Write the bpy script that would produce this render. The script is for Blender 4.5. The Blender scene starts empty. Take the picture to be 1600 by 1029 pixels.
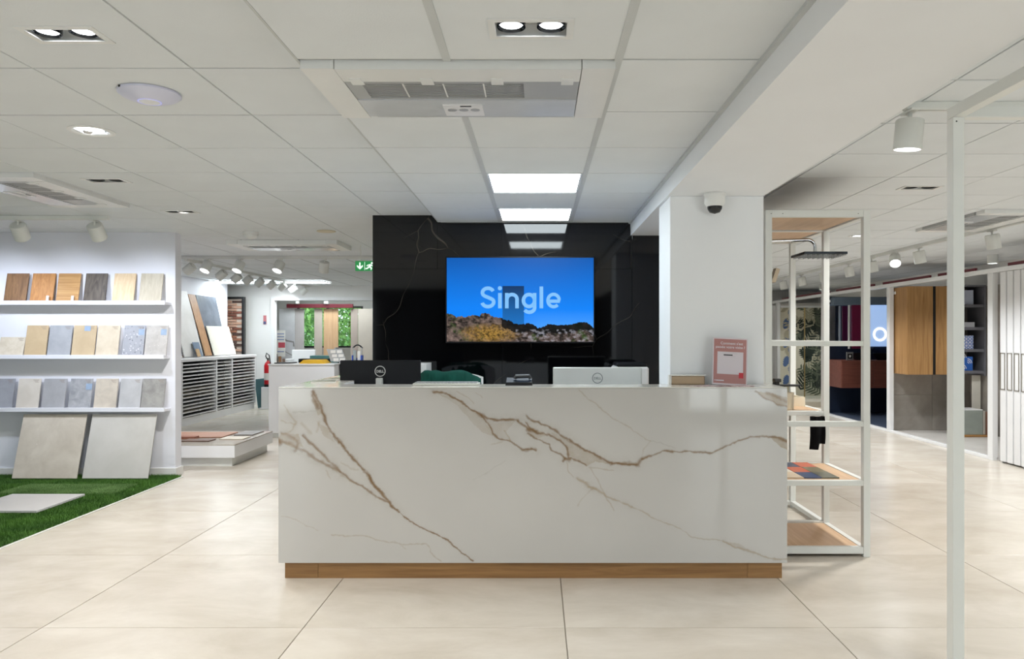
import bpy, math, random
import numpy as np
from mathutils import Vector, Matrix

random.seed(7)
SC = bpy.context.scene
COL = SC.collection

# ------------------------------------------------------------------ camera
EYE = 1.38                      # eye height; the camera looks along +Y, X to the right
F = 1160.0                      # focal length in pixels of a 1600 px wide frame
CX, CY = 840.0, 525.0           # where the optical axis meets the frame
cam = bpy.data.cameras.new('camera')
cam.sensor_width = 36.0
cam.lens = F / 1600 * 36
cam.shift_x = (800 - CX) / 1600
cam.shift_y = (CY - 514.5) / 1600
cam.clip_start = 0.05
cam.clip_end = 200
camo = bpy.data.objects.new('camera', cam)
camo.location = (0, 0, EYE)
camo.rotation_euler = (math.pi / 2, 0, 0)
COL.objects.link(camo)
SC.camera = camo

# ------------------------------------------------------------------ light and exposure
P_WINDOW = 55.0                # added lamps giving daylight through the unseen shop front behind the camera
P_LED = 13.0                     # emission of the ceiling panels
P_DOWN = 80.0                   # recessed downlights
P_TRACK = 36.0                  # track spotlights
world = bpy.data.worlds.new('sky')
SC.world = world
world.use_nodes = True
bg = world.node_tree.nodes['Background']
bg.inputs[0].default_value = (0.80, 0.90, 1.0, 1)
bg.inputs[1].default_value = 3.0
SC.view_settings.view_transform = 'Standard'
SC.view_settings.look = 'None'
SC.view_settings.exposure = 0.15
SC.view_settings.gamma = 1.0
SC.view_settings.use_curve_mapping = False

def lamp(kind, name, loc, power, parent=None, color=(1, 1, 1), target=None, **kw):
    l = bpy.data.lights.new(name, kind)
    l.energy = power
    l.color = color
    for k, v in kw.items():
        setattr(l, k, v)
    o = bpy.data.objects.new(name, l)
    COL.objects.link(o)
    loc = Vector(loc)
    if target is not None:
        o.rotation_euler = (Vector(target) - loc).to_track_quat('-Z', 'Y').to_euler()
    if parent is not None:
        o.parent = parent
        loc = loc - ORG[parent.name]
    o.location = loc
    return o

ORG = {}
for wx in (-5.1, 3.9):
    lamp('AREA', 'shopfront_daylight', (wx, -3.80, 1.25), P_WINDOW, color=(1.0, 0.98, 0.96),
         target=(wx, 10, 1.25), shape='RECTANGLE', size=3.2, size_y=2.1)

# ------------------------------------------------------------------ colour and materials
def C(r, g, b):
    f = lambda c: (c / 255 / 12.92) if c / 255 <= 0.04045 else ((c / 255 + 0.055) / 1.055) ** 2.4
    return (f(r), f(g), f(b), 1.0)

MATS = {}
def nodes_of(name):
    m = bpy.data.materials.new(name)
    m.use_nodes = True
    nt = m.node_tree
    return m, nt, nt.nodes['Principled BSDF']

def coords(nt, scale=(1, 1, 1), rnd=False, kind='Object'):
    tc = nt.nodes.new('ShaderNodeTexCoord')
    mp = nt.nodes.new('ShaderNodeMapping')
    mp.inputs['Scale'].default_value = scale
    nt.links.new(tc.outputs[kind], mp.inputs[0])
    if rnd:
        oi = nt.nodes.new('ShaderNodeObjectInfo')
        mu = nt.nodes.new('ShaderNodeVectorMath'); mu.operation = 'SCALE'
        mu.inputs[0].default_value = (37.0, 91.0, 53.0)
        nt.links.new(oi.outputs['Random'], mu.inputs['Scale'])
        nt.links.new(mu.outputs[0], mp.inputs['Location'])
    return mp.outputs[0]

def ramp(nt, src, stops):
    r = nt.nodes.new('ShaderNodeValToRGB')
    el = r.color_ramp.elements
    while len(el) < len(stops):
        el.new(0.5)
    for e, (p, c) in zip(el, stops):
        e.position = p
        e.color = c
    nt.links.new(src, r.inputs[0])
    return r.outputs[0]

def noise(nt, vec, scale, detail=4, rough=0.55, dist=0.0):
    n = nt.nodes.new('ShaderNodeTexNoise')
    n.inputs['Scale'].default_value = scale
    n.inputs['Detail'].default_value = detail
    n.inputs['Roughness'].default_value = rough
    n.inputs['Distortion'].default_value = dist
    nt.links.new(vec, n.inputs['Vector'])
    return n.outputs[0]

def bump(nt, b, src, strength, dist=0.002):
    n = nt.nodes.new('ShaderNodeBump')
    n.inputs['Strength'].default_value = strength
    n.inputs['Distance'].default_value = dist
    nt.links.new(src, n.inputs['Height'])
    nt.links.new(n.outputs[0], b.inputs['Normal'])

def plain(name, col, rough=0.5, metal=0.0, spec=0.5, var=0.04, scale=6.0, bmp=0.0, bscale=80.0, coat=0.0):
    """a painted or moulded surface: one colour with a faint mottling"""
    if name in MATS: return MATS[name]
    m, nt, b = nodes_of(name)
    v = coords(nt)
    lo = tuple(c * (1 - var) for c in col[:3]) + (1,)
    hi = tuple(min(1, c * (1 + var)) for c in col[:3]) + (1,)
    nt.links.new(ramp(nt, noise(nt, v, scale), [(0.3, lo), (0.7, hi)]), b.inputs['Base Color'])
    b.inputs['Roughness'].default_value = rough
    b.inputs['Metallic'].default_value = metal
    b.inputs['Specular IOR Level'].default_value = spec
    b.inputs['Coat Weight'].default_value = coat
    if bmp:
        bump(nt, b, noise(nt, v, bscale), bmp)
    MATS[name] = m
    return m

def stone(name, a, c, scale=4.0, rough=0.4, rnd=True, spots=None, stretch=(1, 1, 1), spec=0.5, detail=8, bmp=0.0):
    """clouded stone or porcelain between two colours, with optional chips"""
    if name in MATS: return MATS[name]
    m, nt, b = nodes_of(name)
    v = coords(nt, stretch, rnd)
    col = ramp(nt, noise(nt, v, scale, detail, 0.62, 0.4), [(0.32, a), (0.68, c)])
    if spots:
        sc, size, sa, sb = spots
        vo = nt.nodes.new('ShaderNodeTexVoronoi')
        vo.inputs['Scale'].default_value = sc
        nt.links.new(v, vo.inputs['Vector'])
        msk = ramp(nt, vo.outputs['Distance'], [(size * 0.8, (1, 1, 1, 1)), (size, (0, 0, 0, 1))])
        pick = ramp(nt, vo.outputs['Color'], [(0.35, sa), (0.65, sb)])
        mx = nt.nodes.new('ShaderNodeMix'); mx.data_type = 'RGBA'
        nt.links.new(msk, mx.inputs[0]); nt.links.new(col, mx.inputs[6]); nt.links.new(pick, mx.inputs[7])
        col = mx.outputs[2]
    nt.links.new(col, b.inputs['Base Color'])
    b.inputs['Roughness'].default_value = rough
    b.inputs['Specular IOR Level'].default_value = spec
    if bmp:
        bump(nt, b, noise(nt, v, 60), bmp)
    MATS[name] = m
    return m

def wood(name, a, c, axis='Z', rough=0.5, scale=1.0, knots=0.0):
    """straight wood grain along one axis"""
    if name in MATS: return MATS[name]
    m, nt, b = nodes_of(name)
    st = {'X': (1.2, 22, 22), 'Y': (22, 1.2, 22), 'Z': (22, 22, 1.2)}[axis]
    v = coords(nt, tuple(s * scale for s in st), True)
    n1 = noise(nt, v, 1.6, 6, 0.6, 0.8)
    col = ramp(nt, n1, [(0.28, a), (0.5, tuple((x + y) / 2 for x, y in zip(a, c))), (0.72, c)])
    if knots:
        v2 = coords(nt, (7, 7, 5), True)
        vo = nt.nodes.new('ShaderNodeTexVoronoi'); vo.inputs['Scale'].default_value = 0.55
        nt.links.new(v2, vo.inputs['Vector'])
        msk = ramp(nt, vo.outputs['Distance'], [(0.05, (knots,) * 3 + (1,)), (0.30, (0, 0, 0, 1))])
        mx = nt.nodes.new('ShaderNodeMix'); mx.data_type = 'RGBA'
        nt.links.new(msk, mx.inputs[0]); nt.links.new(col, mx.inputs[6])
        mx.inputs[7].default_value = tuple(x * 0.25 for x in a[:3]) + (1,)
        col = mx.outputs[2]
    nt.links.new(col, b.inputs['Base Color'])
    b.inputs['Roughness'].default_value = rough
    bump(nt, b, n1, 0.12, 0.001)
    MATS[name] = m
    return m

def glow(name, col, strength, base=0.8):
    if name in MATS: return MATS[name]
    m, nt, b = nodes_of(name)
    b.inputs['Base Color'].default_value = (base, base, base, 1)
    b.inputs['Emission Color'].default_value = col
    b.inputs['Emission Strength'].default_value = strength
    MATS[name] = m
    return m

def attr_mat(name, rough=0.1, emit=None, spec=0.5):
    m, nt, b = nodes_of(name)
    a = nt.nodes.new('ShaderNodeAttribute'); a.attribute_name = 'tint'
    if emit is None:
        nt.links.new(a.outputs['Color'], b.inputs['Base Color'])
    else:
        b.inputs['Base Color'].default_value = (0.01, 0.01, 0.01, 1)
        nt.links.new(a.outputs['Color'], b.inputs['Emission Color'])
        b.inputs['Emission Strength'].default_value = emit
    b.inputs['Roughness'].default_value = rough
    b.inputs['Specular IOR Level'].default_value = spec
    MATS[name] = m
    return m

def pane_mat(name, tint, refl=0.10):
    """thin clear glass: lets light straight through and mirrors a little"""
    if name in MATS: return MATS[name]
    m = bpy.data.materials.new(name); m.use_nodes = True
    nt = m.node_tree; nt.nodes.clear()
    out = nt.nodes.new('ShaderNodeOutputMaterial')
    tr = nt.nodes.new('ShaderNodeBsdfTransparent'); tr.inputs[0].default_value = tint
    gl = nt.nodes.new('ShaderNodeBsdfGlossy'); gl.inputs['Roughness'].default_value = 0.02
    mx = nt.nodes.new('ShaderNodeMixShader')
    mx.inputs[0].default_value = refl
    nt.links.new(tr.outputs[0], mx.inputs[1]); nt.links.new(gl.outputs[0], mx.inputs[2])
    nt.links.new(mx.outputs[0], out.inputs[0])
    MATS[name] = m
    return m

WHITE = plain('white_paint', C(232, 231, 228), 0.55, var=0.015, scale=2)
COOLW = plain('display_wall_paint', C(232, 233, 240), 0.55, var=0.015, scale=2)
BEAMW = plain('beam_plaster', C(236, 238, 240), 0.65, var=0.02, scale=1.5, bmp=0.05, bscale=30)
LACQ = plain('white_lacquer', C(236, 236, 236), 0.25, var=0.01)
FRAME = plain('white_powder_coat', C(224, 225, 220), 0.4, var=0.015)
PLAST = plain('white_plastic', C(228, 229, 227), 0.35, var=0.015)
GREYP = plain('grey_plastic', C(172, 174, 174), 0.35, var=0.02)
LOUVER = plain('dark_louver', C(118, 118, 112), 0.5, var=0.03)
TILEC = plain('ceiling_tile_mineral', C(224, 228, 230), 0.85, spec=0.15, var=0.02, scale=3, bmp=0.25, bscale=160)
GRID = plain('grid_bar_grey', C(200, 203, 202), 0.5, var=0.02)
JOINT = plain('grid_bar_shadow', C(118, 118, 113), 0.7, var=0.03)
SLAB = plain('slab_concrete', C(120, 118, 112), 0.9, var=0.05)
BLACKP = plain('black_plastic', C(14, 15, 19), 0.45, spec=0.25, var=0.05)
BLACKM = plain('black_metal', C(16, 16, 17), 0.45, var=0.05)
CHROME = plain('chrome', C(200, 202, 205), 0.12, metal=1.0, var=0.02)
DARKCH = plain('smoked_chrome', C(70, 74, 80), 0.15, metal=1.0, var=0.05)
RED = plain('red_enamel', C(196, 24, 34), 0.3, var=0.04)
MAROON = plain('maroon_paint', C(98, 20, 34), 0.45, var=0.05)
LENS = glow('lit_lens', (0.93, 0.96, 1.0, 1), 9.0)
LEDM = glow('led_panel_diffuser', (0.86, 0.96, 1.0, 1), P_LED)
DARKIN = plain('dark_recess', C(38, 38, 38), 0.6, var=0.1)

# ------------------------------------------------------------------ mesh helpers
class MB:
    """collects shapes in world coordinates; build() links them as one mesh object"""
    def __init__(s):
        s.v, s.f, s.m = [], [], []
    def add(s, vs, fs, mi=0):
        o = len(s.v)
        s.v += [tuple(v) for v in vs]
        s.f += [tuple(o + i for i in f) for f in fs]
        s.m += [mi] * len(fs)
        return s
    def box(s, x0, y0, z0, x1, y1, z1, mi=0, M=None):
        vs = [Vector((x, y, z)) for z in (z0, z1) for x, y in ((x0, y0), (x1, y0), (x1, y1), (x0, y1))]
        if M is not None: vs = [M @ v for v in vs]
        return s.add(vs, [(3, 2, 1, 0), (4, 5, 6, 7), (0, 1, 5, 4), (1, 2, 6, 5), (2, 3, 7, 6), (3, 0, 4, 7)], mi)
    def bbox(s, x0, y0, z0, x1, y1, z1, b=0.003, mi=0, M=None):
        """box with chamfered edges (a cube whose 8 corners are each cut into three)"""
        X, Y, Z = (x0, x1), (y0, y1), (z0, z1)
        vs, idx = [], {}
        for i in (0, 1):
            for j in (0, 1):
                for k in (0, 1):
                    sx, sy, sz = (1 - 2 * i) * b, (1 - 2 * j) * b, (1 - 2 * k) * b
                    for a, p in enumerate(((X[i], Y[j] + sy, Z[k] + sz), (X[i] + sx, Y[j], Z[k] + sz), (X[i] + sx, Y[j] + sy, Z[k]))):
                        idx[i, j, k, a] = len(vs); vs.append(Vector(p))
        q = lambda *t: tuple(idx[u] for u in t)
        fs = []
        for i in (0, 1):
            f = q((i, 0, 0, 0), (i, 1, 0, 0), (i, 1, 1, 0), (i, 0, 1, 0)); fs.append(f if i else f[::-1])
            f = q((0, i, 0, 1), (0, i, 1, 1), (1, i, 1, 1), (1, i, 0, 1)); fs.append(f if i else f[::-1])
            f = q((0, 0, i, 2), (1, 0, i, 2), (1, 1, i, 2), (0, 1, i, 2)); fs.append(f if i else f[::-1])
        for i in (0, 1):
            for j in (0, 1):
                f = q((i, j, 0, 0), (i, j, 1, 0), (i, j, 1, 1), (i, j, 0, 1)); fs.append(f if (i + j) % 2 == 0 else f[::-1])
                f = q((i, 0, j, 0), (i, 0, j, 2), (i, 1, j, 2), (i, 1, j, 0)); fs.append(f if (i + j) % 2 == 0 else f[::-1])
                f = q((0, i, j, 1), (1, i, j, 1), (1, i, j, 2), (0, i, j, 2)); fs.append(f if (i + j) % 2 == 0 else f[::-1])
                for k in (0, 1):
                    f = q((i, j, k, 0), (i, j, k, 1), (i, j, k, 2)); fs.append(f if (i + j + k) % 2 == 0 else f[::-1])
        if M is not None: vs = [M @ v for v in vs]
        return s.add(vs, fs, mi)
    def tube(s, p0, p1, r0, r1=None, n=20, mi=0, caps=True):
        p0, p1 = Vector(p0), Vector(p1)
        r1 = r0 if r1 is None else r1
        d = (p1 - p0).normalized()
        u = d.orthogonal().normalized(); w = d.cross(u)
        vs = []
        for p, r in ((p0, r0), (p1, r1)):
            vs += [p + (u * math.cos(2 * math.pi * i / n) + w * math.sin(2 * math.pi * i / n)) * r for i in range(n)]
        fs = [(i, (i + 1) % n, n + (i + 1) % n, n + i) for i in range(n)]
        if caps: fs += [tuple(range(n))[::-1], tuple(range(n, 2 * n))]
        return s.add(vs, fs, mi)
    def lathe(s, c, prof, n=28, mi=0, axis=(0, 0, 1)):
        """profile of (radius, height) turned about axis through c"""
        c = Vector(c); d = Vector(axis).normalized()
        u = d.orthogonal().normalized(); w = d.cross(u)
        vs = []
        for r, h in prof:
            r = max(r, 1e-4)
            vs += [c + d * h + (u * math.cos(2 * math.pi * i / n) + w * math.sin(2 * math.pi * i / n)) * r for i in range(n)]
        fs = []
        for k in range(len(prof) - 1):
            fs += [(k * n + i, k * n + (i + 1) % n, (k + 1) * n + (i + 1) % n, (k + 1) * n + i) for i in range(n)]
        return s.add(vs, fs, mi)
    def path(s, pts, r, n=10, mi=0):
        pts = [Vector(p) for p in pts]
        vs, fs = [], []
        u = None
        for k, p in enumerate(pts):
            d = (pts[min(k + 1, len(pts) - 1)] - pts[max(k - 1, 0)]).normalized()
            u = d.orthogonal().normalized() if u is None else (u - d * u.dot(d)).normalized()
            w = d.cross(u)
            vs += [p + (u * math.cos(2 * math.pi * i / n) + w * math.sin(2 * math.pi * i / n)) * r for i in range(n)]
        for k in range(len(pts) - 1):
            fs += [(k * n + i, k * n + (i + 1) % n, (k + 1) * n + (i + 1) % n, (k + 1) * n + i) for i in range(n)]
        fs += [tuple(range(n))[::-1], tuple(range((len(pts) - 1) * n, len(pts) * n))]
        return s.add(vs, fs, mi)
    def prism(s, poly, o, ex, ey, depth, mi=0):
        """polygon in the plane (o, ex, ey), extruded along ex x ey by depth"""
        o, ex, ey = Vector(o), Vector(ex), Vector(ey)
        nz = ex.cross(ey).normalized() * depth
        n = len(poly)
        vs = [o + ex * x + ey * y for x, y in poly]
        vs += [v + nz for v in vs]
        fs = [tuple(range(n))[::-1], tuple(range(n, 2 * n))] + [(i, (i + 1) % n, n + (i + 1) % n, n + i) for i in range(n)]
        return s.add(vs, fs, mi)
    def ribbon(s, pts, w, o, ex, ey, depth, mi=0, closed=False):
        """a stroke of width w along 2D points, with depth"""
        P = [Vector((a, b, 0)) for a, b in pts]
        n = len(P)
        o, ex, ey = Vector(o), Vector(ex), Vector(ey)
        nz = ex.cross(ey).normalized() * depth
        L, R = [], []
        for i in range(n):
            a = P[(i - 1) % n] if closed else P[max(i - 1, 0)]
            b = P[(i + 1) % n] if closed else P[min(i + 1, n - 1)]
            t = (b - a).normalized(); q = Vector((-t.y, t.x, 0)) * (w / 2)
            L.append(P[i] + q); R.append(P[i] - q)
        to = lambda p: o + ex * p.x + ey * p.y
        vs = [to(p) for p in L] + [to(p) for p in R]
        vs += [v + nz for v in vs]
        fs = []
        for i in range(n if closed else n - 1):
            j = (i + 1) % n
            fs += [(n + i, n + j, j, i), (2 * n + i, 2 * n + j, 3 * n + j, 3 * n + i), (i, j, 2 * n + j, 2 * n + i), (n + j, n + i, 3 * n + i, 3 * n + j)]
        if not closed:
            fs += [(0, 2 * n, 3 * n, n), (n - 1, 2 * n - 1, 4 * n - 1, 3 * n - 1)]
        return s.add(vs, fs, mi)
    def build(s, name, mat, parent=None, smooth=None, origin=None):
        V = [Vector(v) for v in s.v]
        if parent is not None:
            org = ORG[parent.name]
        elif origin is not None:
            org = Vector(origin)
        else:
            xs, ys, zs = [v.x for v in V], [v.y for v in V], [v.z for v in V]
            org = Vector(((min(xs) + max(xs)) / 2, (min(ys) + max(ys)) / 2, min(zs)))
        me = bpy.data.meshes.new(name)
        me.from_pydata([v - org for v in V], [], s.f)
        for m in (mat if isinstance(mat, (list, tuple)) else [mat]):
            me.materials.append(m)
        if isinstance(mat, (list, tuple)):
            me.polygons.foreach_set('material_index', s.m)
        if smooth is not None:
            me.polygons.foreach_set('use_smooth', [True] * len(me.polygons))
            me.set_sharp_from_angle(angle=math.radians(smooth))
        me.update()
        o = bpy.data.objects.new(name, me)
        COL.objects.link(o)
        if parent is not None:
            o.parent = parent
        else:
            o.location = org
        ORG[o.name] = org
        return o

def tag(o, label=None, cat=None, group=None, kind=None):
    if label: o['label'] = label
    if cat: o['category'] = cat
    if group: o['group'] = group
    if kind: o['kind'] = kind
    return o

def thing(name, label, cat, loc, group=None):
    o = bpy.data.objects.new(name, None)
    o.empty_display_size = 0.1
    COL.objects.link(o)
    o.location = loc
    ORG[o.name] = Vector(loc)
    return tag(o, label, cat, group)

def struct(mb, name, mat, **kw):
    o = mb.build(name, mat, **kw)
    o['kind'] = 'structure'
    return o

def rot(axis, deg, about):
    a = Vector(about)
    return Matrix.Translation(a) @ Matrix.Rotation(math.radians(deg), 4, axis) @ Matrix.Translation(-a)

def lettering(name, text, size, mat, parent, loc, rotation, depth=0.0006, align='CENTER', bold=0.0):
    cu = bpy.data.curves.new(name, 'FONT')
    cu.body = text; cu.size = size; cu.extrude = depth; cu.align_x = align; cu.offset = bold
    t = bpy.data.objects.new(name, cu)
    COL.objects.link(t)
    bpy.context.view_layer.update()
    me = bpy.data.meshes.new_from_object(t.evaluated_get(bpy.context.evaluated_depsgraph_get()))
    bpy.data.objects.remove(t)
    me.name = name
    me.materials.clear(); me.materials.append(mat)
    o = bpy.data.objects.new(name, me)
    COL.objects.link(o)
    o.rotation_euler = rotation
    o.location = Vector(loc) - ORG[parent.name]
    o.parent = parent
    return o

def shared(me, name, loc, parent=None, rz=0.0):
    o = bpy.data.objects.new(name, me)
    COL.objects.link(o)
    if parent is not None:
        o.parent = parent
        loc = Vector(loc) - ORG[parent.name]
    o.location = loc
    o.rotation_euler = (0, 0, rz)
    return o

# ------------------------------------------------------------------ the shell of the room
ZL, ZC, ZB = 2.40, 2.34, 2.229        # side ceilings, middle bay, underside of the beam
XSTEP, XB0, XB1 = -0.837, 0.786, 1.369
YBACK, YBLACK, YFAR = -3.6, 6.26, 16.8
XW, XE = -8.0, 6.35

FLOORT = stone('beige_floor_porcelain', C(190, 180, 165), C(212, 204, 192), 1.5, 0.25, stretch=(1, 1.5, 1), spec=0.45)
GROUT = plain('floor_grout', C(150, 140, 126), 0.8)
floor = struct(MB().box(XW, YBACK, -0.16, XE, YFAR, -0.012), 'floor', GROUT)
PX, PY = 1.24, 1.165
tile_me = None
for i in range(-7, 6):
    for j in range(-7, 13):
        x0, y0 = 0.13 + i * PX, 3.518 + j * PY
        if x0 < XW + 0.05 or x0 + PX > XE + 0.95 or y0 < YBACK or y0 + PY > YFAR + 0.2: continue
        if tile_me is None:
            t = MB().bbox(-PX / 2 + .0022, -PY / 2 + .0022, -0.012, PX / 2 - .0022, PY / 2 - .0022, 0, 0.0012)
            o = t.build('floor_tile', FLOORT, origin=(0, 0, 0)); tile_me = o.data
            bpy.data.objects.remove(o)
        shared(tile_me, 'floor_tile', (x0 + PX / 2, y0 + PY / 2, 0), floor)

def far_tiles(name, x0, y0, px, py):
    m, nt, b = nodes_of(name)
    tc = nt.nodes.new('ShaderNodeNewGeometry')
    mp = nt.nodes.new('ShaderNodeMapping'); mp.inputs['Location'].default_value = (-x0, -y0, 0)
    nt.links.new(tc.outputs['Position'], mp.inputs[0])
    br = nt.nodes.new('ShaderNodeTexBrick')
    br.offset = 0.0; br.squash = 1.0
    br.inputs['Scale'].default_value = 1.0
    br.inputs['Brick Width'].default_value = px; br.inputs['Row Height'].default_value = py
    br.inputs['Mortar Size'].default_value = 0.006
    br.inputs['Color1'].default_value = C(224, 228, 230); br.inputs['Color2'].default_value = C(222, 226, 228)
    br.inputs['Mortar'].default_value = C(130, 130, 125)
    nt.links.new(mp.outputs[0], br.inputs['Vector'])
    nt.links.new(br.outputs[0], b.inputs['Base Color'])
    b.inputs['Roughness'].default_value = 0.85
    b.inputs['Specular IOR Level'].default_value = 0.15
    return m

def frame_boxes(mb, x0, x1, y0, y1, z0, z1, holes):
    """a slab with rectangular holes, as boxes between the cut lines"""
    hs = [h for h in holes if h[0] < x1 - 1e-6 and h[1] > x0 + 1e-6 and h[2] < y1 - 1e-6 and h[3] > y0 + 1e-6]
    xs = sorted({x0, x1} | {min(max(v, x0), x1) for h in hs for v in h[:2]})
    ys = sorted({y0, y1} | {min(max(v, y0), y1) for h in hs for v in h[2:]})
    n = 0
    for a, b in zip(xs, xs[1:]):
        for c, d in zip(ys, ys[1:]):
            mx, my = (a + b) / 2, (c + d) / 2
            if any(h[0] < mx < h[1] and h[2] < my < h[3] for h in hs): continue
            mb.box(a, c, z0, b, d, z1); n += 1
    return n

def ceiling_zone(xs, ys, z, holes, skip=(), wide_bars=False):
    root = struct(MB().box(xs[0], ys[0] - 0.0, z + 0.24, xs[-1], ys[-1], z + 0.32), 'ceiling', SLAB)
    cache = {}
    for i in range(len(xs) - 1):
        for j in range(len(ys) - 1):
            if (i, j) in skip: continue
            x0, x1, y0, y1 = xs[i] + .004, xs[i + 1] - .004, ys[j] + .0055, ys[j + 1] - .0055
            hit = [h for h in holes if h[0] < x1 and h[1] > x0 and h[2] < y1 and h[3] > y0]
            key = (round(x1 - x0, 3), round(y1 - y0, 3))
            c = ((x0 + x1) / 2, (y0 + y1) / 2, z)
            if hit:
                mb = MB()
                if frame_boxes(mb, x0, x1, y0, y1, z, z + 0.018, hit):
                    mb.build('ceiling_tile', TILEC, root)
            else:
                if key not in cache:
                    w, d = key[0] / 2, key[1] / 2
                    o = MB().bbox(-w, -d, 0, w, d, 0.018, 0.0015).build('ceiling_tile', TILEC, origin=(0, 0, 0))
                    cache[key] = o.data
                    bpy.data.objects.remove(o)
                shared(cache[key], 'ceiling_tile', c, root)
    def bar(a, b, fixed, along, w, zb, mat):
        segs = [(a, b)]
        for h in holes:
            lo, hi = (h[2], h[3]) if along == 'Y' else (h[0], h[1])
            f0, f1 = (h[0], h[1]) if along == 'Y' else (h[2], h[3])
            if f0 < fixed < f1:
                segs = [t for s0, s1 in segs for t in ((s0, min(s1, lo)), (max(s0, hi), s1)) if t[1] - t[0] > 0.02]
        for s0, s1 in segs:
            m = MB()
            if along == 'Y': m.box(fixed - w / 2, s0, zb, fixed + w / 2, s1, z + 0.03)
            else: m.box(s0, fixed - w / 2, zb, s1, fixed + w / 2, z + 0.0295)
            m.build('grid_bar', mat, root)
    for x in xs[1:-1]:
        if wide_bars: bar(ys[0], ys[-1], x, 'Y', 0.028, z - 0.003, GRID)
        else: bar(ys[0], ys[-1], x, 'Y', 0.022, z + 0.0055, GRID)
    for y in ys[1:-1]:
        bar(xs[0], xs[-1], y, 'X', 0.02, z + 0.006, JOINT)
    return root

Y_L = [1.03 + 0.6 * k for k in range(15)]                    # 1.03 ... 9.43
Y_R = [1.16 + 0.6 * k for k in range(15)]
Y_C = [1.38 + 0.6 * k for k in range(9)] + [YBLACK]
X_L = [-1.319 - 0.606 * k for k in range(11, -1, -1)] + [XSTEP]
X_C = [XSTEP, -0.316, 0.281, XB0]
X_R = [XB1, 1.67] + [1.67 + 0.61 * k for k in range(1, 9)]
# recesses cut into the ceilings: x0, x1, y0, y1
TWIN_L = (-1.72, -1.475, 2.45, 2.575)
TWIN_L2 = (-2.95, -2.70, 4.80, 4.93)
TWIN_L3 = (-3.05, -2.80, 6.02, 6.15)
TWIN_C = (-0.145, 0.105, 2.25, 2.385)
TWIN_R = (2.50, 2.75, 5.04, 5.16)
ROUND_L = (-2.217, 3.69, 0.085)
ROUND_R = (3.27, 7.55, 0.085)
sq = lambda r: (r[0] - r[2] * .75, r[0] + r[2] * .75, r[1] - r[2] * .75, r[1] + r[2] * .75)
AC_C = (-0.832, 0.276, 2.585, 3.178)
AC_L = (-3.72, -3.15, 4.64, 5.74)
AC_R = (3.60, 4.17, 5.98, 7.08)
ceil_l = ceiling_zone(X_L, Y_L, ZL, [TWIN_L, TWIN_L2, TWIN_L3, sq(ROUND_L), AC_L])
tag(ceil_l, 'white tiled ceiling over the tile display wall')
ceil_c = ceiling_zone(X_C, Y_C, ZC, [TWIN_C, AC_C], skip={(1, 5), (1, 7)}, wide_bars=True)
tag(ceil_c, 'white tiled ceiling bay with light panels above the reception desk')
ceil_r = ceiling_zone(X_R, Y_R, ZL, [TWIN_R, sq(ROUND_R), AC_R])
tag(ceil_r, 'white tiled ceiling over the bathroom display booths')
# step between the left ceiling and the lower middle bay, and closing slabs where nothing can be told apart
struct(MB().box(XSTEP - 0.006, YBACK, ZC + 0.001, XSTEP + 0.003, YBLACK, ZL + 0.24), 'trim_1', GRID)
m = MB()
m.box(XW, YBACK, ZL, XSTEP - .006, Y_L[0], ZL + .1)
m.box(XSTEP + .012, YBACK, ZC, XB0, Y_C[0], ZC + .1)
m.box(XB1, YBACK, ZL, XE, Y_R[0], ZL + .1)
struct(m, 'ceiling', TILEC)
struct(MB().box(XW, Y_L[-1], ZL, XSTEP, YFAR, ZL + .1), 'ceiling', far_tiles('ceiling_far_tiles_west', -1.319, 1.03, .606, .6))
struct(MB().box(XSTEP, YBLACK + .2, ZL, XB1, YFAR, ZL + .1), 'ceiling', TILEC)
struct(MB().box(XB1, Y_R[-1], ZL, XE, YFAR, ZL + .1), 'ceiling', far_tiles('ceiling_far_tiles_east', 1.67, 1.16, .61, .6))
struct(MB().box(X_L[0] - 1.2, Y_L[0], ZL, X_L[0], Y_L[-1], ZL + .1), 'ceiling', TILEC)
struct(MB().box(X_R[-1], Y_R[0], ZL, XE + .6, Y_R[-1], ZL + .1), 'ceiling', TILEC)

# beam, its edge strip and the pillar under it
struct(MB().box(XB0, YBACK, ZB, XB1, YBLACK + 0.2, ZL + 0.3), 'ceiling_beam', BEAMW)
struct(MB().box(XB0 - 0.018, YBACK, ZC - 0.014, XB0, YBLACK, ZC + 0.03), 'trim_2', GRID)
struct(MB().box(XB1, YBACK, ZL - 0.012, XB1 + 0.016, 9.4, ZL + 0.03), 'trim_3', GRID)
struct(MB().bbox(0.802, 4.497, 0, XB1 + 0.001, 4.90, ZB, 0.003), 'wall_pillar', BEAMW)

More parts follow.
